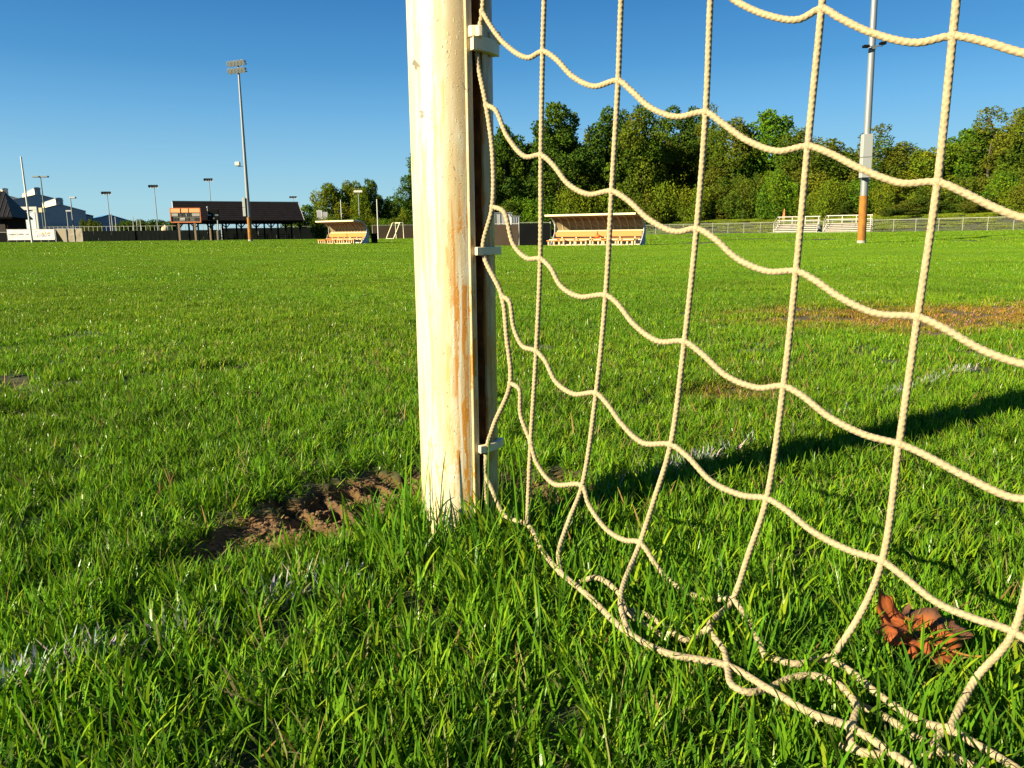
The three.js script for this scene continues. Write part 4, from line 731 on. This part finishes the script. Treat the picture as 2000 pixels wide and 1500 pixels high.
// prototype crowns, unit height 1 (leaf sizes are set for the height they will stand at)
function treeProto(sd, kind, H, W, pal, count, leaf, bare = 0.12) {
  setSeed(sd);
  const lobes = [], n = kind === 'column' ? 16 : kind === 'open' ? 20 : 24;
  for (let i = 0; i < n; i++) {
    const f = (i + 0.5) / n, y = H * (bare + (1 - bare) * (0.06 + 0.88 * f));
    let env = kind === 'column' ? 0.75 + 0.25 * Math.sin(f * Math.PI) - 0.55 * Math.max(0, f - 0.6) : kind === 'round' ? Math.sqrt(Math.max(0.08, 1 - (2 * f - 0.95) ** 2)) : 0.55 + 0.5 * Math.sin(Math.min(1, f * 1.15) * Math.PI) * (1 - 0.35 * f);
    const q = i * 2.4 + rr(-0.5, 0.5), rad = W / 2 * env * Math.sqrt(rr(0.12, 0.85));
    lobes.push({ x: rad * Math.cos(q), y, z: rad * Math.sin(q), r: W * rr(0.15, 0.26) * (f > 0.85 ? 0.72 : 1) * (kind === 'column' ? 1.25 : 1), sy: rr(0.75, 1.15) });
  }
  const out = { pos: [], col: [] }; leafCloud(lobes, count, leaf, pal, out);
  const wood = []; const top = H * 0.86; let prev = V(0, -0.3, 0), r = H * 0.016 + 0.05;
  for (let k = 1; k <= 6; k++) { const p = V(rr(-1, 1) * W * 0.03 * k * 0.5, top * k / 6, rr(-1, 1) * W * 0.03 * k * 0.5); wood.push(bar(prev.toArray(), p.toArray(), r, r * 0.82, 8)); if (k > 1) for (let j = 0; j < 2; j++) { const l = lobes[Math.min(n - 1, Math.floor((k / 6) * n * rr(0.75, 1)))]; wood.push(bar(p.toArray(), [l.x, l.y, l.z], r * 0.45, r * 0.15, 5)); } prev = p; r *= 0.82; }
  return { crown: cloudGeo(out), wood: merge(wood), H, W };
}
const protos = {
  poplar: treeProto(11, 'column', 21, 7.5, PAL.dark, 9500, 0.46),
  oak: treeProto(12, 'round', 19, 11, PAL.olive, 11500, 0.48, 0.06),
  oak2: treeProto(13, 'egg', 19, 10, PAL.dark, 11500, 0.48, 0.06),
  maple: treeProto(14, 'round', 16, 9.5, PAL.bright, 11000, 0.48, 0.05),
  vine: treeProto(15, 'egg', 17, 9, PAL.olive, 11000, 0.46, 0.02),
  wisp: treeProto(16, 'open', 18, 7.5, PAL.olive, 4200, 0.42, 0.1),
  gold: treeProto(17, 'round', 12, 8, PAL.yellow, 9500, 0.42, 0.05),
  far: treeProto(18, 'round', 12, 10, PAL.dark, 4500, 0.8, 0.0),
};
function tree(kind, label, col, topRow, wpx, d, turn, group, name = 'tree') {
  const p = protos[kind], g = onGround(col, d), h = site(col, topRow, d).y - g[1], w = 1.1 * wpx * d / 1547;
  const t = thing(name, label, 'tree', g, turn, group); t.scale.set(w / p.W, h / p.H, w / p.W);
  add('trunk', p.wood, barkMat, t); add('crown', p.crown, leafMat, t); return t;
}
const woodD = (c, E) => c < 1290 ? 116 + E * 0.5 : (E + 90.4) / (0.74 * (c - 1000) / 1547 + 0.673);
const WOOD = 'trees of the wood behind the field';
[['oak2', 'dark leafy tree behind the goal post and brown screen', 850, 262, 85, 120, 0.3], ['oak2', 'dark leafy tree behind the goal post and brown screen', 925, 250, 85, 112, 2.1],
 ['oak2', 'dark leafy tree behind the goal post and brown screen', 992, 238, 80, 104, 1.1], ['poplar', 'tall narrow tree rising above its neighbours behind the large dugout', 1090, 190, 92, 112, 0.4], ['oak2', 'lower dark tree filling the gap beside the tall narrow tree', 1042, 300, 70, 116, 4.1],
 ['vine', 'lower dark tree filling the gap beside the tall narrow tree', 1142, 292, 76, 118, 5.2], ['oak2', 'dark crowned tree above the right end of the large dugout', 1192, 205, 92, 113, 3.0], ['oak', 'broad olive tree in the wood right of the large dugout', 1252, 200, 100, 116, 0.9],
 ['oak2', 'broad dark tree in the wood above the empty stretch of chain link fence', 1322, 203, 104, 120, 2.4], ['wisp', 'thin topped tree poking out above the broad dark trees', 1372, 196, 60, 124, 1.3], ['oak', 'broad olive tree in the wood above the empty stretch of fence', 1425, 228, 100, 122, 3.9],
 ['maple', 'green domed tree standing above the pennant', 1492, 213, 104, 124, 0.2], ['oak', 'olive tree sloping down behind the pennant', 1548, 246, 92, 120, 5.0], ['vine', 'olive tree above the bleachers that stand away from the tower', 1606, 268, 96, 120, 2.9],
 ['wisp', 'sparse grey green tree behind the thick floodlight tower', 1692, 238, 90, 122, 0.7], ['vine', 'olive tree above the bleachers at the thick floodlight tower', 1655, 285, 80, 118, 1.8], ['oak', 'rounded olive tree just right of the thick floodlight tower', 1748, 276, 96, 112, 3.3],
 ['gold', 'lower yellowish tree before the bank, right of the tower', 1800, 290, 92, 108, 4.4], ['maple', 'bright green maple like tree beside the tall feathery trees', 1878, 248, 96, 100, 0.5], ['wisp', 'feathery topped tree over the bright green tree', 1918, 200, 90, 108, 2.2], ['oak', 'tall olive tree at the end of the bank by the feathery tree', 1980, 206, 104, 98, 1.0],
 ['oak2', 'tall tree beyond the end of the grassy bank', 2070, 205, 110, 98, 3.1], ['oak', 'tall tree beyond the end of the grassy bank', 2170, 215, 110, 98, 4.6]
].forEach((a, i) => tree(a[0], a[1], a[2], a[3], a[4], woodD(a[2], 17 + (i * 5) % 7), a[6], WOOD));
// second rank, filling behind
setSeed(301);
for (let c = 960; c < 2200; c += 52) tree(['oak2', 'vine', 'oak2', 'oak'][Math.floor(rnd() * 4)], 'dark tree in the rear rank of the wood', c + rr(-12, 12), (c < 1400 ? 250 : c < 1850 ? 300 : 252) + rr(-16, 16), 92, woodD(c, 33 + rr(-4, 4)), rr(0, 6), 'rear rank of the wood');
// undergrowth along the foot of the wood
const shrubP = [treeProto(31, 'round', 6, 7, PAL.bright, 5200, 0.34, 0), treeProto(32, 'egg', 7, 6, PAL.olive, 5200, 0.34, 0), treeProto(33, 'round', 5, 7, PAL.yellow, 5000, 0.32, 0), treeProto(34, 'egg', 9, 6, PAL.olive, 5600, 0.36, 0)];
function shrub(k, label, col, topRow, wpx, d, turn, group) { const p = shrubP[k], g = onGround(col, d), h = site(col, topRow, d).y - g[1], w = wpx * d / 1547, t = thing('shrub', label, 'shrub', g, turn, group); t.scale.set(w / p.W, h / p.H, w / p.W); add('stems', p.wood, barkMat, t); add('foliage', p.crown, leafMat, t); return t; }
setSeed(302);
for (let c = 952; c < 2120; c += 33) { const d = woodD(c, 12 + rr(-2, 2.5)); shrub(Math.floor(rnd() * 4), 'green undergrowth bush at the foot of the wood', c + rr(-8, 8), rr(335, 408), rr(52, 82), d, rr(0, 6), 'undergrowth at the foot of the wood'); }
// trees on the left and behind the dugout
const LEFT = 'trees beyond the pavilion and small dugout';
[['gold', 'broad yellow green tree behind the small dugout', 648, 358, 60, 140, 0.4], ['gold', 'broad yellow green tree behind the small dugout', 688, 353, 62, 142, 2.4], ['gold', 'yellow green tree behind the pale lamp pole', 714, 366, 44, 138, 4.0], ['poplar', 'dark spire shaped tree behind the white pole', 727, 345, 34, 140, 1.0], ['oak2', 'dark tree beside the spire shaped tree', 745, 378, 40, 144, 1.5],
 ['far', 'small far tree beyond the small goal', 772, 386, 52, 190, 2.0], ['far', 'small far tree beyond the small goal', 800, 396, 54, 195, 3.4], ['oak2', 'leafy tree just showing beside the goal post', 822, 322, 66, 118, 3.0], ['far', 'far dark green tree beyond the pavilion end', 603, 402, 52, 185, 0.6], ['far', 'far dark green tree beyond the pavilion end', 572, 412, 46, 195, 3.6]
].forEach(a => tree(...a, LEFT));
setSeed(303);
for (let c = 240; c < 350; c += 20) tree('far', 'low far tree on the skyline left of the scoreboard', c + rr(-5, 5), rr(426, 434), rr(28, 38), 215, rr(0, 6), 'far trees left of the scoreboard');
for (const [c, r] of [[164, 427], [172, 430], [180, 426], [189, 430], [197, 432]]) shrub(1, 'dark conifer shrub before the low factory halls', c, r, 13, 150, c, 'conifer shrubs by the factory');
for (let c = 625; c < 800; c += 21) shrub(Math.floor(rnd() * 4), 'bush behind the small dugout and its fence', c + rr(-5, 5), rr(405, 432), rr(24, 36), 112 + rr(0, 8), rr(0, 6), 'bushes behind the small dugout');

// ------------------------------------------------------------------ fallen leaf
{
  const leaf = thing('fallen_leaf', 'curled orange brown maple leaf lying on the grass behind the net', 'leaf', [0.462, 0.046, -0.812], 0.35);
  const nA = 150, nR = 16, pos = [], col = [], idx = [];
  // five-lobed outline, tip along +z
  const lobesA = [[90, 0.066, 30], [36, 0.062, 28], [144, 0.060, 28], [-16, 0.050, 27], [196, 0.050, 27], [-62, 0.034, 26], [242, 0.034, 26]];
  const outline = q => { let r = 0.022; for (const [a, len, w] of lobesA) { let d = (q * 180 / Math.PI - a) % 360; if (d > 180) d -= 360; if (d < -180) d += 360; const t = Math.abs(d) / w; const l = t < 1 ? len * (1 - 0.42 * Math.pow(t, 0.9)) : 0; r = Math.max(r, l); } return r * (1 + 0.16 * noise(q * 7, 3) + 0.05 * Math.sin(q * 37)); };
  for (let i = 0; i <= nR; i++) for (let j = 0; j <= nA; j++) {
    const q = j / nA * 2 * Math.PI, r = outline(q) * i / nR, x = r * Math.cos(q), z = r * Math.sin(q), rn = r / 0.075;
    let y = 0.010 * rn * rn * Math.sin(q * 3 + 0.4) + 0.026 * noise(x * 26 + 3, z * 26, 2) * Math.min(1, rn * 1.6) + 0.009 * noise(x * 70, z * 70, 6) + 0.022 * Math.max(0, rn - 0.55) * (1 + Math.sin(q * 2 + 1)) + 0.006 * Math.cos(q * 7) * rn;
    pos.push(x, y, z);
    const v = 0.5 + 0.5 * noise(x * 60, z * 60, 5), vein = Math.min(...lobesA.slice(0, 5).map(([a]) => { const A = a * Math.PI / 180; return Math.abs(x * Math.sin(A) - z * Math.cos(A)) + (x * Math.cos(A) + z * Math.sin(A) < 0 ? 1 : 0); }));
    const k = vein < 0.0013 ? 0.7 : 1, b = ss(0.48, 0.62, 0.5 + 0.5 * noise(x * 26 + 4, z * 26, 9));
    col.push((0.25 * (1 - b) + 0.085 * b) * (0.75 + 0.4 * v) * k, (0.062 * (1 - b) + 0.036 * b) * (0.75 + 0.4 * v) * k, (0.012 * (1 - b) + 0.018 * b) * k);
  }
  for (let i = 0; i < nR; i++) for (let j = 0; j < nA; j++) { const a = i * (nA + 1) + j, b = a + nA + 1; idx.push(a, a + 1, b, a + 1, b + 1, b); }
  const g = new THREE.BufferGeometry(); g.setAttribute('position', new THREE.Float32BufferAttribute(pos, 3)); g.setAttribute('color', new THREE.Float32BufferAttribute(col, 3)); g.setIndex(idx); g.computeVertexNormals();
  const blade = add('leaf_blade', g, new THREE.MeshPhysicalMaterial({ vertexColors: true, roughness: 0.8, specularIntensity: 0.5, side: THREE.DoubleSide }), leaf);
  blade.rotation.set(0.34, 2.5, 0.12); blade.scale.setScalar(1.14);
  add('stalk', new THREE.TubeGeometry(new THREE.CatmullRomCurve3([V(0.005, 0, 0.008), V(0.045, -0.012, 0.03), V(0.09, -0.010, 0.035), V(0.135, -0.004, 0.02)]), 30, 0.0013, 6), mat(0.3, 0.13, 0.03, 0.7), leaf);
}

// ------------------------------------------------------------------ crumbs of soil in the bare patches
{
  setSeed(900); const list = [];
  let n = 0; while (n < 3500) { const x = rr(-0.6, 0.18), z = rr(-1.66, -1.1); const b = Math.max(bareL(x, z), bareR(x, z) - 0.01); if (b < 0.004) continue; n++;
    const r = 0.0012 + 0.0040 * Math.pow(rnd(), 3), g = new THREE.IcosahedronGeometry(r, r > 0.003 ? 1 : 0), p = g.attributes.position; const o = rr(0, 90);
    for (let i = 0; i < p.count; i++) { const k = 1 + 0.5 * noise(p.getX(i) / r * 1.3 + o, p.getY(i) / r * 1.3, p.getZ(i) / r * 1.3); p.setXYZ(i, p.getX(i) * k, p.getY(i) * k * 0.55, p.getZ(i) * k); }
    g.computeVertexNormals(); list.push(g.translate(x, hgt(x, z) + r * 0.35, z)); }
  const m = add('soil_crumbs', merge(list), mat(0.12, 0.064, 0.025, 0.95)); tag(m, 'loose brown soil crumbs scattered in the bare patches', null, null, 'stuff');
}

// ------------------------------------------------------------------ grass
const grassMat = new THREE.MeshPhysicalMaterial({ vertexColors: true, roughness: 0.9, specularIntensity: 0.15, transmission: 0.40, thickness: 0, clearcoat: 0.13, clearcoatRoughness: 0.22, side: THREE.DoubleSide });
function blade(o, x, z, len, w, lean, az, bend, c, seg) {
  // a tapering strip that starts upright at (x, 0, z), leaning towards az and bending over along its length
  const face = az + Math.PI / 2 + rr(-0.9, 0.9), fx = Math.cos(face), fz = Math.sin(face), ax = Math.cos(az), az_ = Math.sin(az);
  let y = -0.004, h = 0; const P = [];
  for (let k = 0; k <= seg; k++) {
    const t = k / seg, a = lean + bend * t * t, ww = w * (k === seg ? 0.12 : (1 - 0.55 * Math.pow(t, 2.2))) / 2 * (k === 0 ? 0.75 : 1);
    const px = x + ax * h, pz = z + az_ * h; P.push([px - fx * ww, y, pz - fz * ww], [px + fx * ww, y, pz + fz * ww]);
    y += len / seg * Math.cos(a); h += len / seg * Math.sin(a);
  }
  for (let k = 0; k < seg; k++) { const i = 2 * k; for (const q of [i, i + 1, i + 3, i, i + 3, i + 2]) { o.pos.push(...P[q]); o.col.push(c[0], c[1], c[2]); } }
}
const GREENS = [[0.098, 0.225, 0.004], [0.128, 0.255, 0.004], [0.168, 0.272, 0.005], [0.072, 0.190, 0.005], [0.215, 0.285, 0.008], [0.112, 0.240, 0.004], [0.048, 0.140, 0.004]];
const STRAW = [[0.30, 0.25, 0.10], [0.24, 0.15, 0.05], [0.20, 0.20, 0.06]];
const tone = (straw) => { const b = rnd() < straw ? STRAW[Math.floor(rnd() * 3)] : GREENS[Math.floor(rnd() * GREENS.length)], v = rr(0.72, 1.25); return [b[0] * v, b[1] * v, b[2] * v]; };
function tuft(sd, n, R, len, w, seg, opt = {}) {
  setSeed(sd); const o = { pos: [], col: [] };
  for (let i = 0; i < n; i++) {
    const q = rr(0, 6.283), r = R * Math.sqrt(rnd()), out = opt.fan ? q + rr(-0.8, 0.8) : rr(0, 6.283);
    const white = opt.white && rnd() < opt.white;
    blade(o, r * Math.cos(q), r * Math.sin(q), len * rr(0.45, 1.2), w * rr(0.6, 1.25), Math.abs(rr(0.02, opt.lean || 0.5)), out, rr(0.0, opt.bend || 0.9) * (rnd() < 0.12 ? 1.7 : 1), white ? [0.42, 0.43, 0.40].map(v => v * rr(0.7, 1.1)) : tone(opt.straw ?? 0.04), seg);
  }
  const g = new THREE.BufferGeometry(); g.setAttribute('position', new THREE.Float32BufferAttribute(o.pos, 3)); g.setAttribute('color', new THREE.Float32BufferAttribute(o.col, 3)); g.computeVertexNormals(); return g;
}
function scatter(name, label, geos, places) {
  geos.forEach((g, k) => {
    const L = places.filter((_, i) => i % geos.length === k); if (!L.length) return;
    const m = new THREE.InstancedMesh(g, grassMat, L.length); m.name = numbered(name); m.castShadow = m.receiveShadow = true;
    const M = new THREE.Matrix4(), Q = new THREE.Quaternion(), E = new THREE.Euler(), c = new THREE.Color();
    L.forEach((p, i) => { E.set(p.tx || 0, p.turn, p.tz || 0); Q.setFromEuler(E); M.compose(V(p.x, p.y, p.z), Q, V(p.s, p.h, p.s)); m.setMatrixAt(i, M); m.setColorAt(i, c.setRGB(...p.c)); });
    tag(m, label, null, null, 'stuff'); scene.add(m);
  });
}
// line of old white paint: the goal line through the post
const gl = [0.745, -0.667];
function lineDist(x, z) { const px = x - POST[0] - 0.0, pz = z - (POST[2] + 0.05); return { across: px * gl[1] * -1 + pz * gl[0], along: px * gl[0] + pz * gl[1] }; }
// distance to the foot of the net, in the goal's own axes
const nb = [0.667, 0.745];
function netDist(x, z) { const px = x - POST[0], pz = z - POST[2], s = px * nb[0] + pz * nb[1], o = -(px * gl[0] + pz * gl[1]); const os = o - 0.04; return Math.hypot(os, s < 0 ? s : s > 1.0 ? s - 1.0 : 0); }
const patchTone = (x, z) => { const a = noise(x * 0.8, z * 0.8, 4), b = noise(x * 3.1, z * 3.1, 14), c = noise(x * 0.12, z * 0.12, 24); const v = 1 + 0.2 * a + 0.2 * b + 0.10 * c; const y = 0.14 * noise(x * 0.5, z * 0.5, 34) + 0.08 * c; return [v * (1 + y), v, v]; };
function keep(x, z) { // share of turf that stands here
  const L = ss(0.012, -0.03, bareL(x, z)), R = 0.12 + 0.88 * ss(0.01, -0.04, bareR(x, z));
  const post = Math.hypot(x - POST[0], z - POST[2]) < PR + 0.004 ? 0 : 1;
  return (L + 0.006) * R * post * (1 - 0.42 * wornMouth(x, z)) * (1 - 0.6 * hollows(x, z));
}
function spread(n, r0, r1, half, fn) { for (let i = 0; i < n; i++) { const r = Math.sqrt(rr(r0 * r0, r1 * r1)), a = rr(-half, half), x = r * Math.sin(a), z = -r * Math.cos(a); fn(x, z, r); } }
const brownMix = (c, k) => [c[0] * (1 + 0.95 * k), c[1] * (1 - 0.26 * k), c[2] * (1 + 3 * k)];
// near turf
{
  const near = [1, 2, 3, 4, 5, 6].map(k => tuft(1000 + k, 9, 0.012, 0.040, 0.0029, 5, { lean: 0.85, bend: 1.3, straw: 0.06 })), P = [];
  setSeed(51);
  spread(49000, 0.2, 3.0, 1.32, (x, z, r) => {
    const clump = 0.5 + 0.5 * noise(x * 11, z * 11, 44), k = keep(x, z) * (0.14 + 0.98 * ss(0.26, 0.62, clump)); if (rnd() > k) return;
    const tall = ss(1.35, 0.75, Math.hypot(x + 0.1, z + 0.5) ) * 0.35;
    const L = (0.72 + 0.5 * clump + tall) * rr(0.75, 1.25) * (1 - 0.35 * wornMouth(x, z)) * (1 - 0.4 * ss(-0.09, 0, bareL(x, z))), wm = wornMouth(x, z);
    P.push({ x, z, y: hgt(x, z), turn: rr(0, 6.28), s: rr(0.85, 1.2) * (r < 1.1 ? 1.12 : 1), h: L, tx: rr(-0.18, 0.18) + 0.25 * noise(x * 2, z * 2, 61), tz: rr(-0.18, 0.18) + 0.25 * noise(x * 2, z * 2, 71), c: brownMix(patchTone(x, z), wm * 0.8) });
  });
  scatter('turf', 'short green turf blades near the goal post', near, P);
  // shorter under-storey that closes the sward
  const low = [1, 2, 3].map(k => tuft(1100 + k, 9, 0.016, 0.020, 0.0030, 3, { lean: 0.9, bend: 1.2, straw: 0.10 })), Q = [];
  setSeed(52);
  spread(22000, 0.2, 3.0, 1.32, (x, z) => { if (rnd() > keep(x, z) * 0.9) return; Q.push({ x, z, y: hgt(x, z), turn: rr(0, 6.28), s: rr(0.8, 1.3), h: rr(0.7, 1.2), c: patchTone(x, z).map(v => v * 0.9) }); });
  scatter('undergrass', 'low fine grass between the turf blades', low, Q);
  // unmown grass along the post and the foot of the net
  const tall = [1, 2, 3, 4, 5].map(k => tuft(1200 + k, 4, 0.008, 0.088, 0.0040, 7, { lean: 0.5, bend: 1.25, straw: 0.03, fan: true })), T = [];
  setSeed(53);
  for (let i = 0; i < 5200; i++) {
    const s = rr(-0.16, 1.15), o = 0.04 + rr(-1, 1) * rr(0, 1) * 0.30, x = POST[0] + s * nb[0] - o * gl[0], z = POST[2] + s * nb[1] - o * gl[1];
    const r = Math.hypot(x - POST[0], z - POST[2]); if (r < PR + 0.006) continue;
    const k = ss(0.30, 0.03, netDist(x, z)) * (keep(x, z) > 0.5 ? 1 : 0.1); if (rnd() > k * 0.34) continue;
    T.push({ x, z, y: hgt(x, z), turn: rr(0, 6.28), s: rr(0.8, 1.15), h: rr(0.55, 1.0) * (0.75 + 0.35 * k) * (r < 0.2 ? 1.15 : 1), c: patchTone(x, z) });
  }
  for (let i = 0; i < 1500; i++) { const x = rr(-0.75, 0.75), z = rr(-0.95, -0.45); if (rnd() > 0.2 * keep(x, z)) continue; T.push({ x, z, y: hgt(x, z), turn: rr(0, 6.28), s: rr(0.75, 1.1), h: rr(0.35, 0.72), c: patchTone(x, z) }); }
  scatter('unmown_grass', 'longer unmown grass along the goal post and the slack net', tall, T);
  // single long blades left standing round the post
  const long = [1, 2, 3, 4].map(k => tuft(1230 + k, 2, 0.006, 0.165, 0.0042, 9, { lean: 0.45, bend: 0.9, straw: 0 })), LB = [];
  setSeed(58); for (let i = 0; i < 46; i++) { const a = rr(-0.6, 2.3), r = PR + 0.012 + rnd() * rnd() * 0.16, cx = r * Math.cos(a), cz = r * Math.sin(a), x = POST[0] + cx * nb[0] - cz * gl[0], z = POST[2] + cx * nb[1] - cz * gl[1]; LB.push({ x, z, y: hgt(x, z), turn: rr(0, 6.28), s: rr(0.85, 1.1), h: rr(0.5, 1.1), c: patchTone(x, z) }); }
  scatter('long_blades', 'long single grass blades standing round the foot of the post', long, LB);
  // dry clippings lying on the sward
  const clip = [1, 2, 3].map(k => tuft(1250 + k, 3, 0.02, 0.045, 0.0024, 4, { lean: 1.5, bend: 0.4, straw: 0.95 })), C = [];
  setSeed(57); spread(2600, 0.42, 4, 0.8, (x, z) => { if (rnd() > keep(x, z) * ss(0.4, 0.65, 0.5 + 0.5 * noise(x * 3, z * 3, 91))) return; C.push({ x, z, y: hgt(x, z) + rr(0.006, 0.026), turn: rr(0, 6.28), s: rr(0.7, 1.3), h: rr(0.7, 1.2), tx: rr(-0.2, 0.2), c: [1, 1, 1] }); });
  scatter('clippings', 'dry mown clippings lying in the turf', clip, C);
  // blades still carrying white line paint
  const wht = [1, 2, 3].map(k => tuft(1300 + k, 6, 0.014, 0.044, 0.0044, 5, { lean: 1.0, bend: 1.0, white: 0.85 })), Wp = [];
  setSeed(54);
  for (let i = 0; i < 5200; i++) {
    const along = rr(-0.95, 4.5), across = (rnd() + rnd() + rnd() - 1.5) * 0.11, x = POST[0] + gl[0] * along + gl[1] * -across * -1, z = POST[2] + 0.05 + gl[1] * along + gl[0] * across;
    const sp = ss(0.40, 0.66, 0.5 + 0.5 * noise(along * 5, across * 14, 81)) * (0.3 * ss(-0.25, -0.4, along) + ss(0.38, 0.5, along) * ss(0.85, 0.65, along) * 0.8 + ss(1.55, 1.8, along) * ss(2.5, 2.1, along) * 0.8 + 0.06);
    if (rnd() > sp * (along < -0.2 ? 1 : 0.6) * keep(x, z)) continue;
    Wp.push({ x, z, y: hgt(x, z), turn: rr(0, 6.28), s: rr(0.8, 1.2), h: rr(0.6, 1.0), c: [1, 1, 1] });
  }
  for (let i = 0; i < 2600; i++) {
    const along = rr(-0.95, -0.40), across = (rnd() + rnd() + rnd() - 1.5) * 0.26 + 0.07, x = POST[0] + gl[0] * along + gl[1] * across, z = POST[2] + 0.05 + gl[1] * along + gl[0] * across;
    if (rnd() > 0.42 * ss(0.40, 0.68, 0.5 + 0.5 * noise(x * 15, z * 15, 83)) * keep(x, z)) continue;
    Wp.push({ x, z, y: hgt(x, z), turn: rr(0, 6.28), s: rr(0.8, 1.2), h: rr(0.6, 1.2), c: [1, 1, 1] });
  }
  scatter('painted_grass', 'grass blades whitened by the worn painted goal line', wht, Wp);
  // thin shoots in the bare soil
  const sh = [1, 2].map(k => tuft(1400 + k, 8, 0.012, 0.03, 0.003, 4, { lean: 0.9, bend: 1.0, straw: 0.45 })), S = [];
  setSeed(55); for (let i = 0; i < 1500; i++) { const x = rr(-0.58, 0.18), z = rr(-1.68, -1.1), b = Math.max(bareL(x, z), bareR(x, z)); if (b < 0 || rnd() > 0.2 + 0.6 * ss(0.05, 0, b)) continue; S.push({ x, z, y: hgt(x, z) - 0.002, turn: rr(0, 6.28), s: rr(0.7, 1.1), h: rr(0.4, 1.0), c: [1, 0.95, 0.9] }); }
  scatter('soil_shoots', 'thin shoots and dead stems in the bare soil', sh, S);
}
// turf in the middle distance
{
  const mid = [1, 2, 3, 4].map(k => tuft(1500 + k, 85, 0.06, 0.038, 0.0034, 3, { lean: 0.7, bend: 1.1, straw: 0.06 })), P = [];
  setSeed(61);
  spread(28000, 2.8, 11, 0.93, (x, z, r) => {
    const wm = wornMouth(x, z), cl = 0.5 + 0.5 * noise(x * 5, z * 5, 44); if (rnd() > keep(x, z) * (0.6 + 0.6 * ss(0.25, 0.6, cl)) * ss(2.7, 3.1, r)) return;
    P.push({ x, z, y: hgt(x, z), turn: rr(0, 6.28), s: rr(0.85, 1.25), h: (0.72 + 0.45 * cl) * rr(0.85, 1.15) * (1 - 0.45 * wm), tx: 0.2 * noise(x, z, 61), tz: 0.2 * noise(x, z, 71), c: brownMix(patchTone(x, z), wm) });
  });
  scatter('field_turf', 'mown turf of the field beyond the goal', mid, P);
  const far = [1, 2, 3].map(k => tuft(1600 + k, 1300, 0.38, 0.046, 0.008, 2, { lean: 0.5, bend: 0.9, straw: 0.03 })), F = [];
  setSeed(62);
  spread(7500, 10.5, 36, 0.82, (x, z, r) => { if (rnd() > ss(10, 11.5, r)) return; const rut = Math.abs(z + 16.6 + 0.04 * x) < 0.12 && x < 0 ? 0.35 : 1; F.push({ x, z, y: hgt(x, z), turn: rr(0, 6.28), s: rr(0.85, 1.2), h: rr(0.85, 1.2) * rut, c: patchTone(x, z) }); });
  scatter('far_turf', 'mown turf of the far field', far, F);
  const vfar = [1, 2, 3].map(k => tuft(1700 + k, 1100, 1.5, 0.06, 0.035, 2, { lean: 0.4, bend: 0.7, straw: 0.02 })), G = [];
  setSeed(63);
  spread(6000, 34, 128, 0.72, (x, z, r) => { const bank = ss(0, 6, fenceSide(x, z)) * ss(20, 30, x); G.push({ x, z, y: hgt(x, z), turn: rr(0, 6.28), s: rr(0.85, 1.2), h: rr(0.8, 1.2) * (1 + 1.6 * bank), c: patchTone(x, z).map((v, i) => v * (bank > 0.3 ? [1.15, 0.82, 1.2][i] : 1)) }); });
  scatter('distant_turf', 'turf towards the fences and the wood', vfar, G);
}
renderer.render(scene, camera);
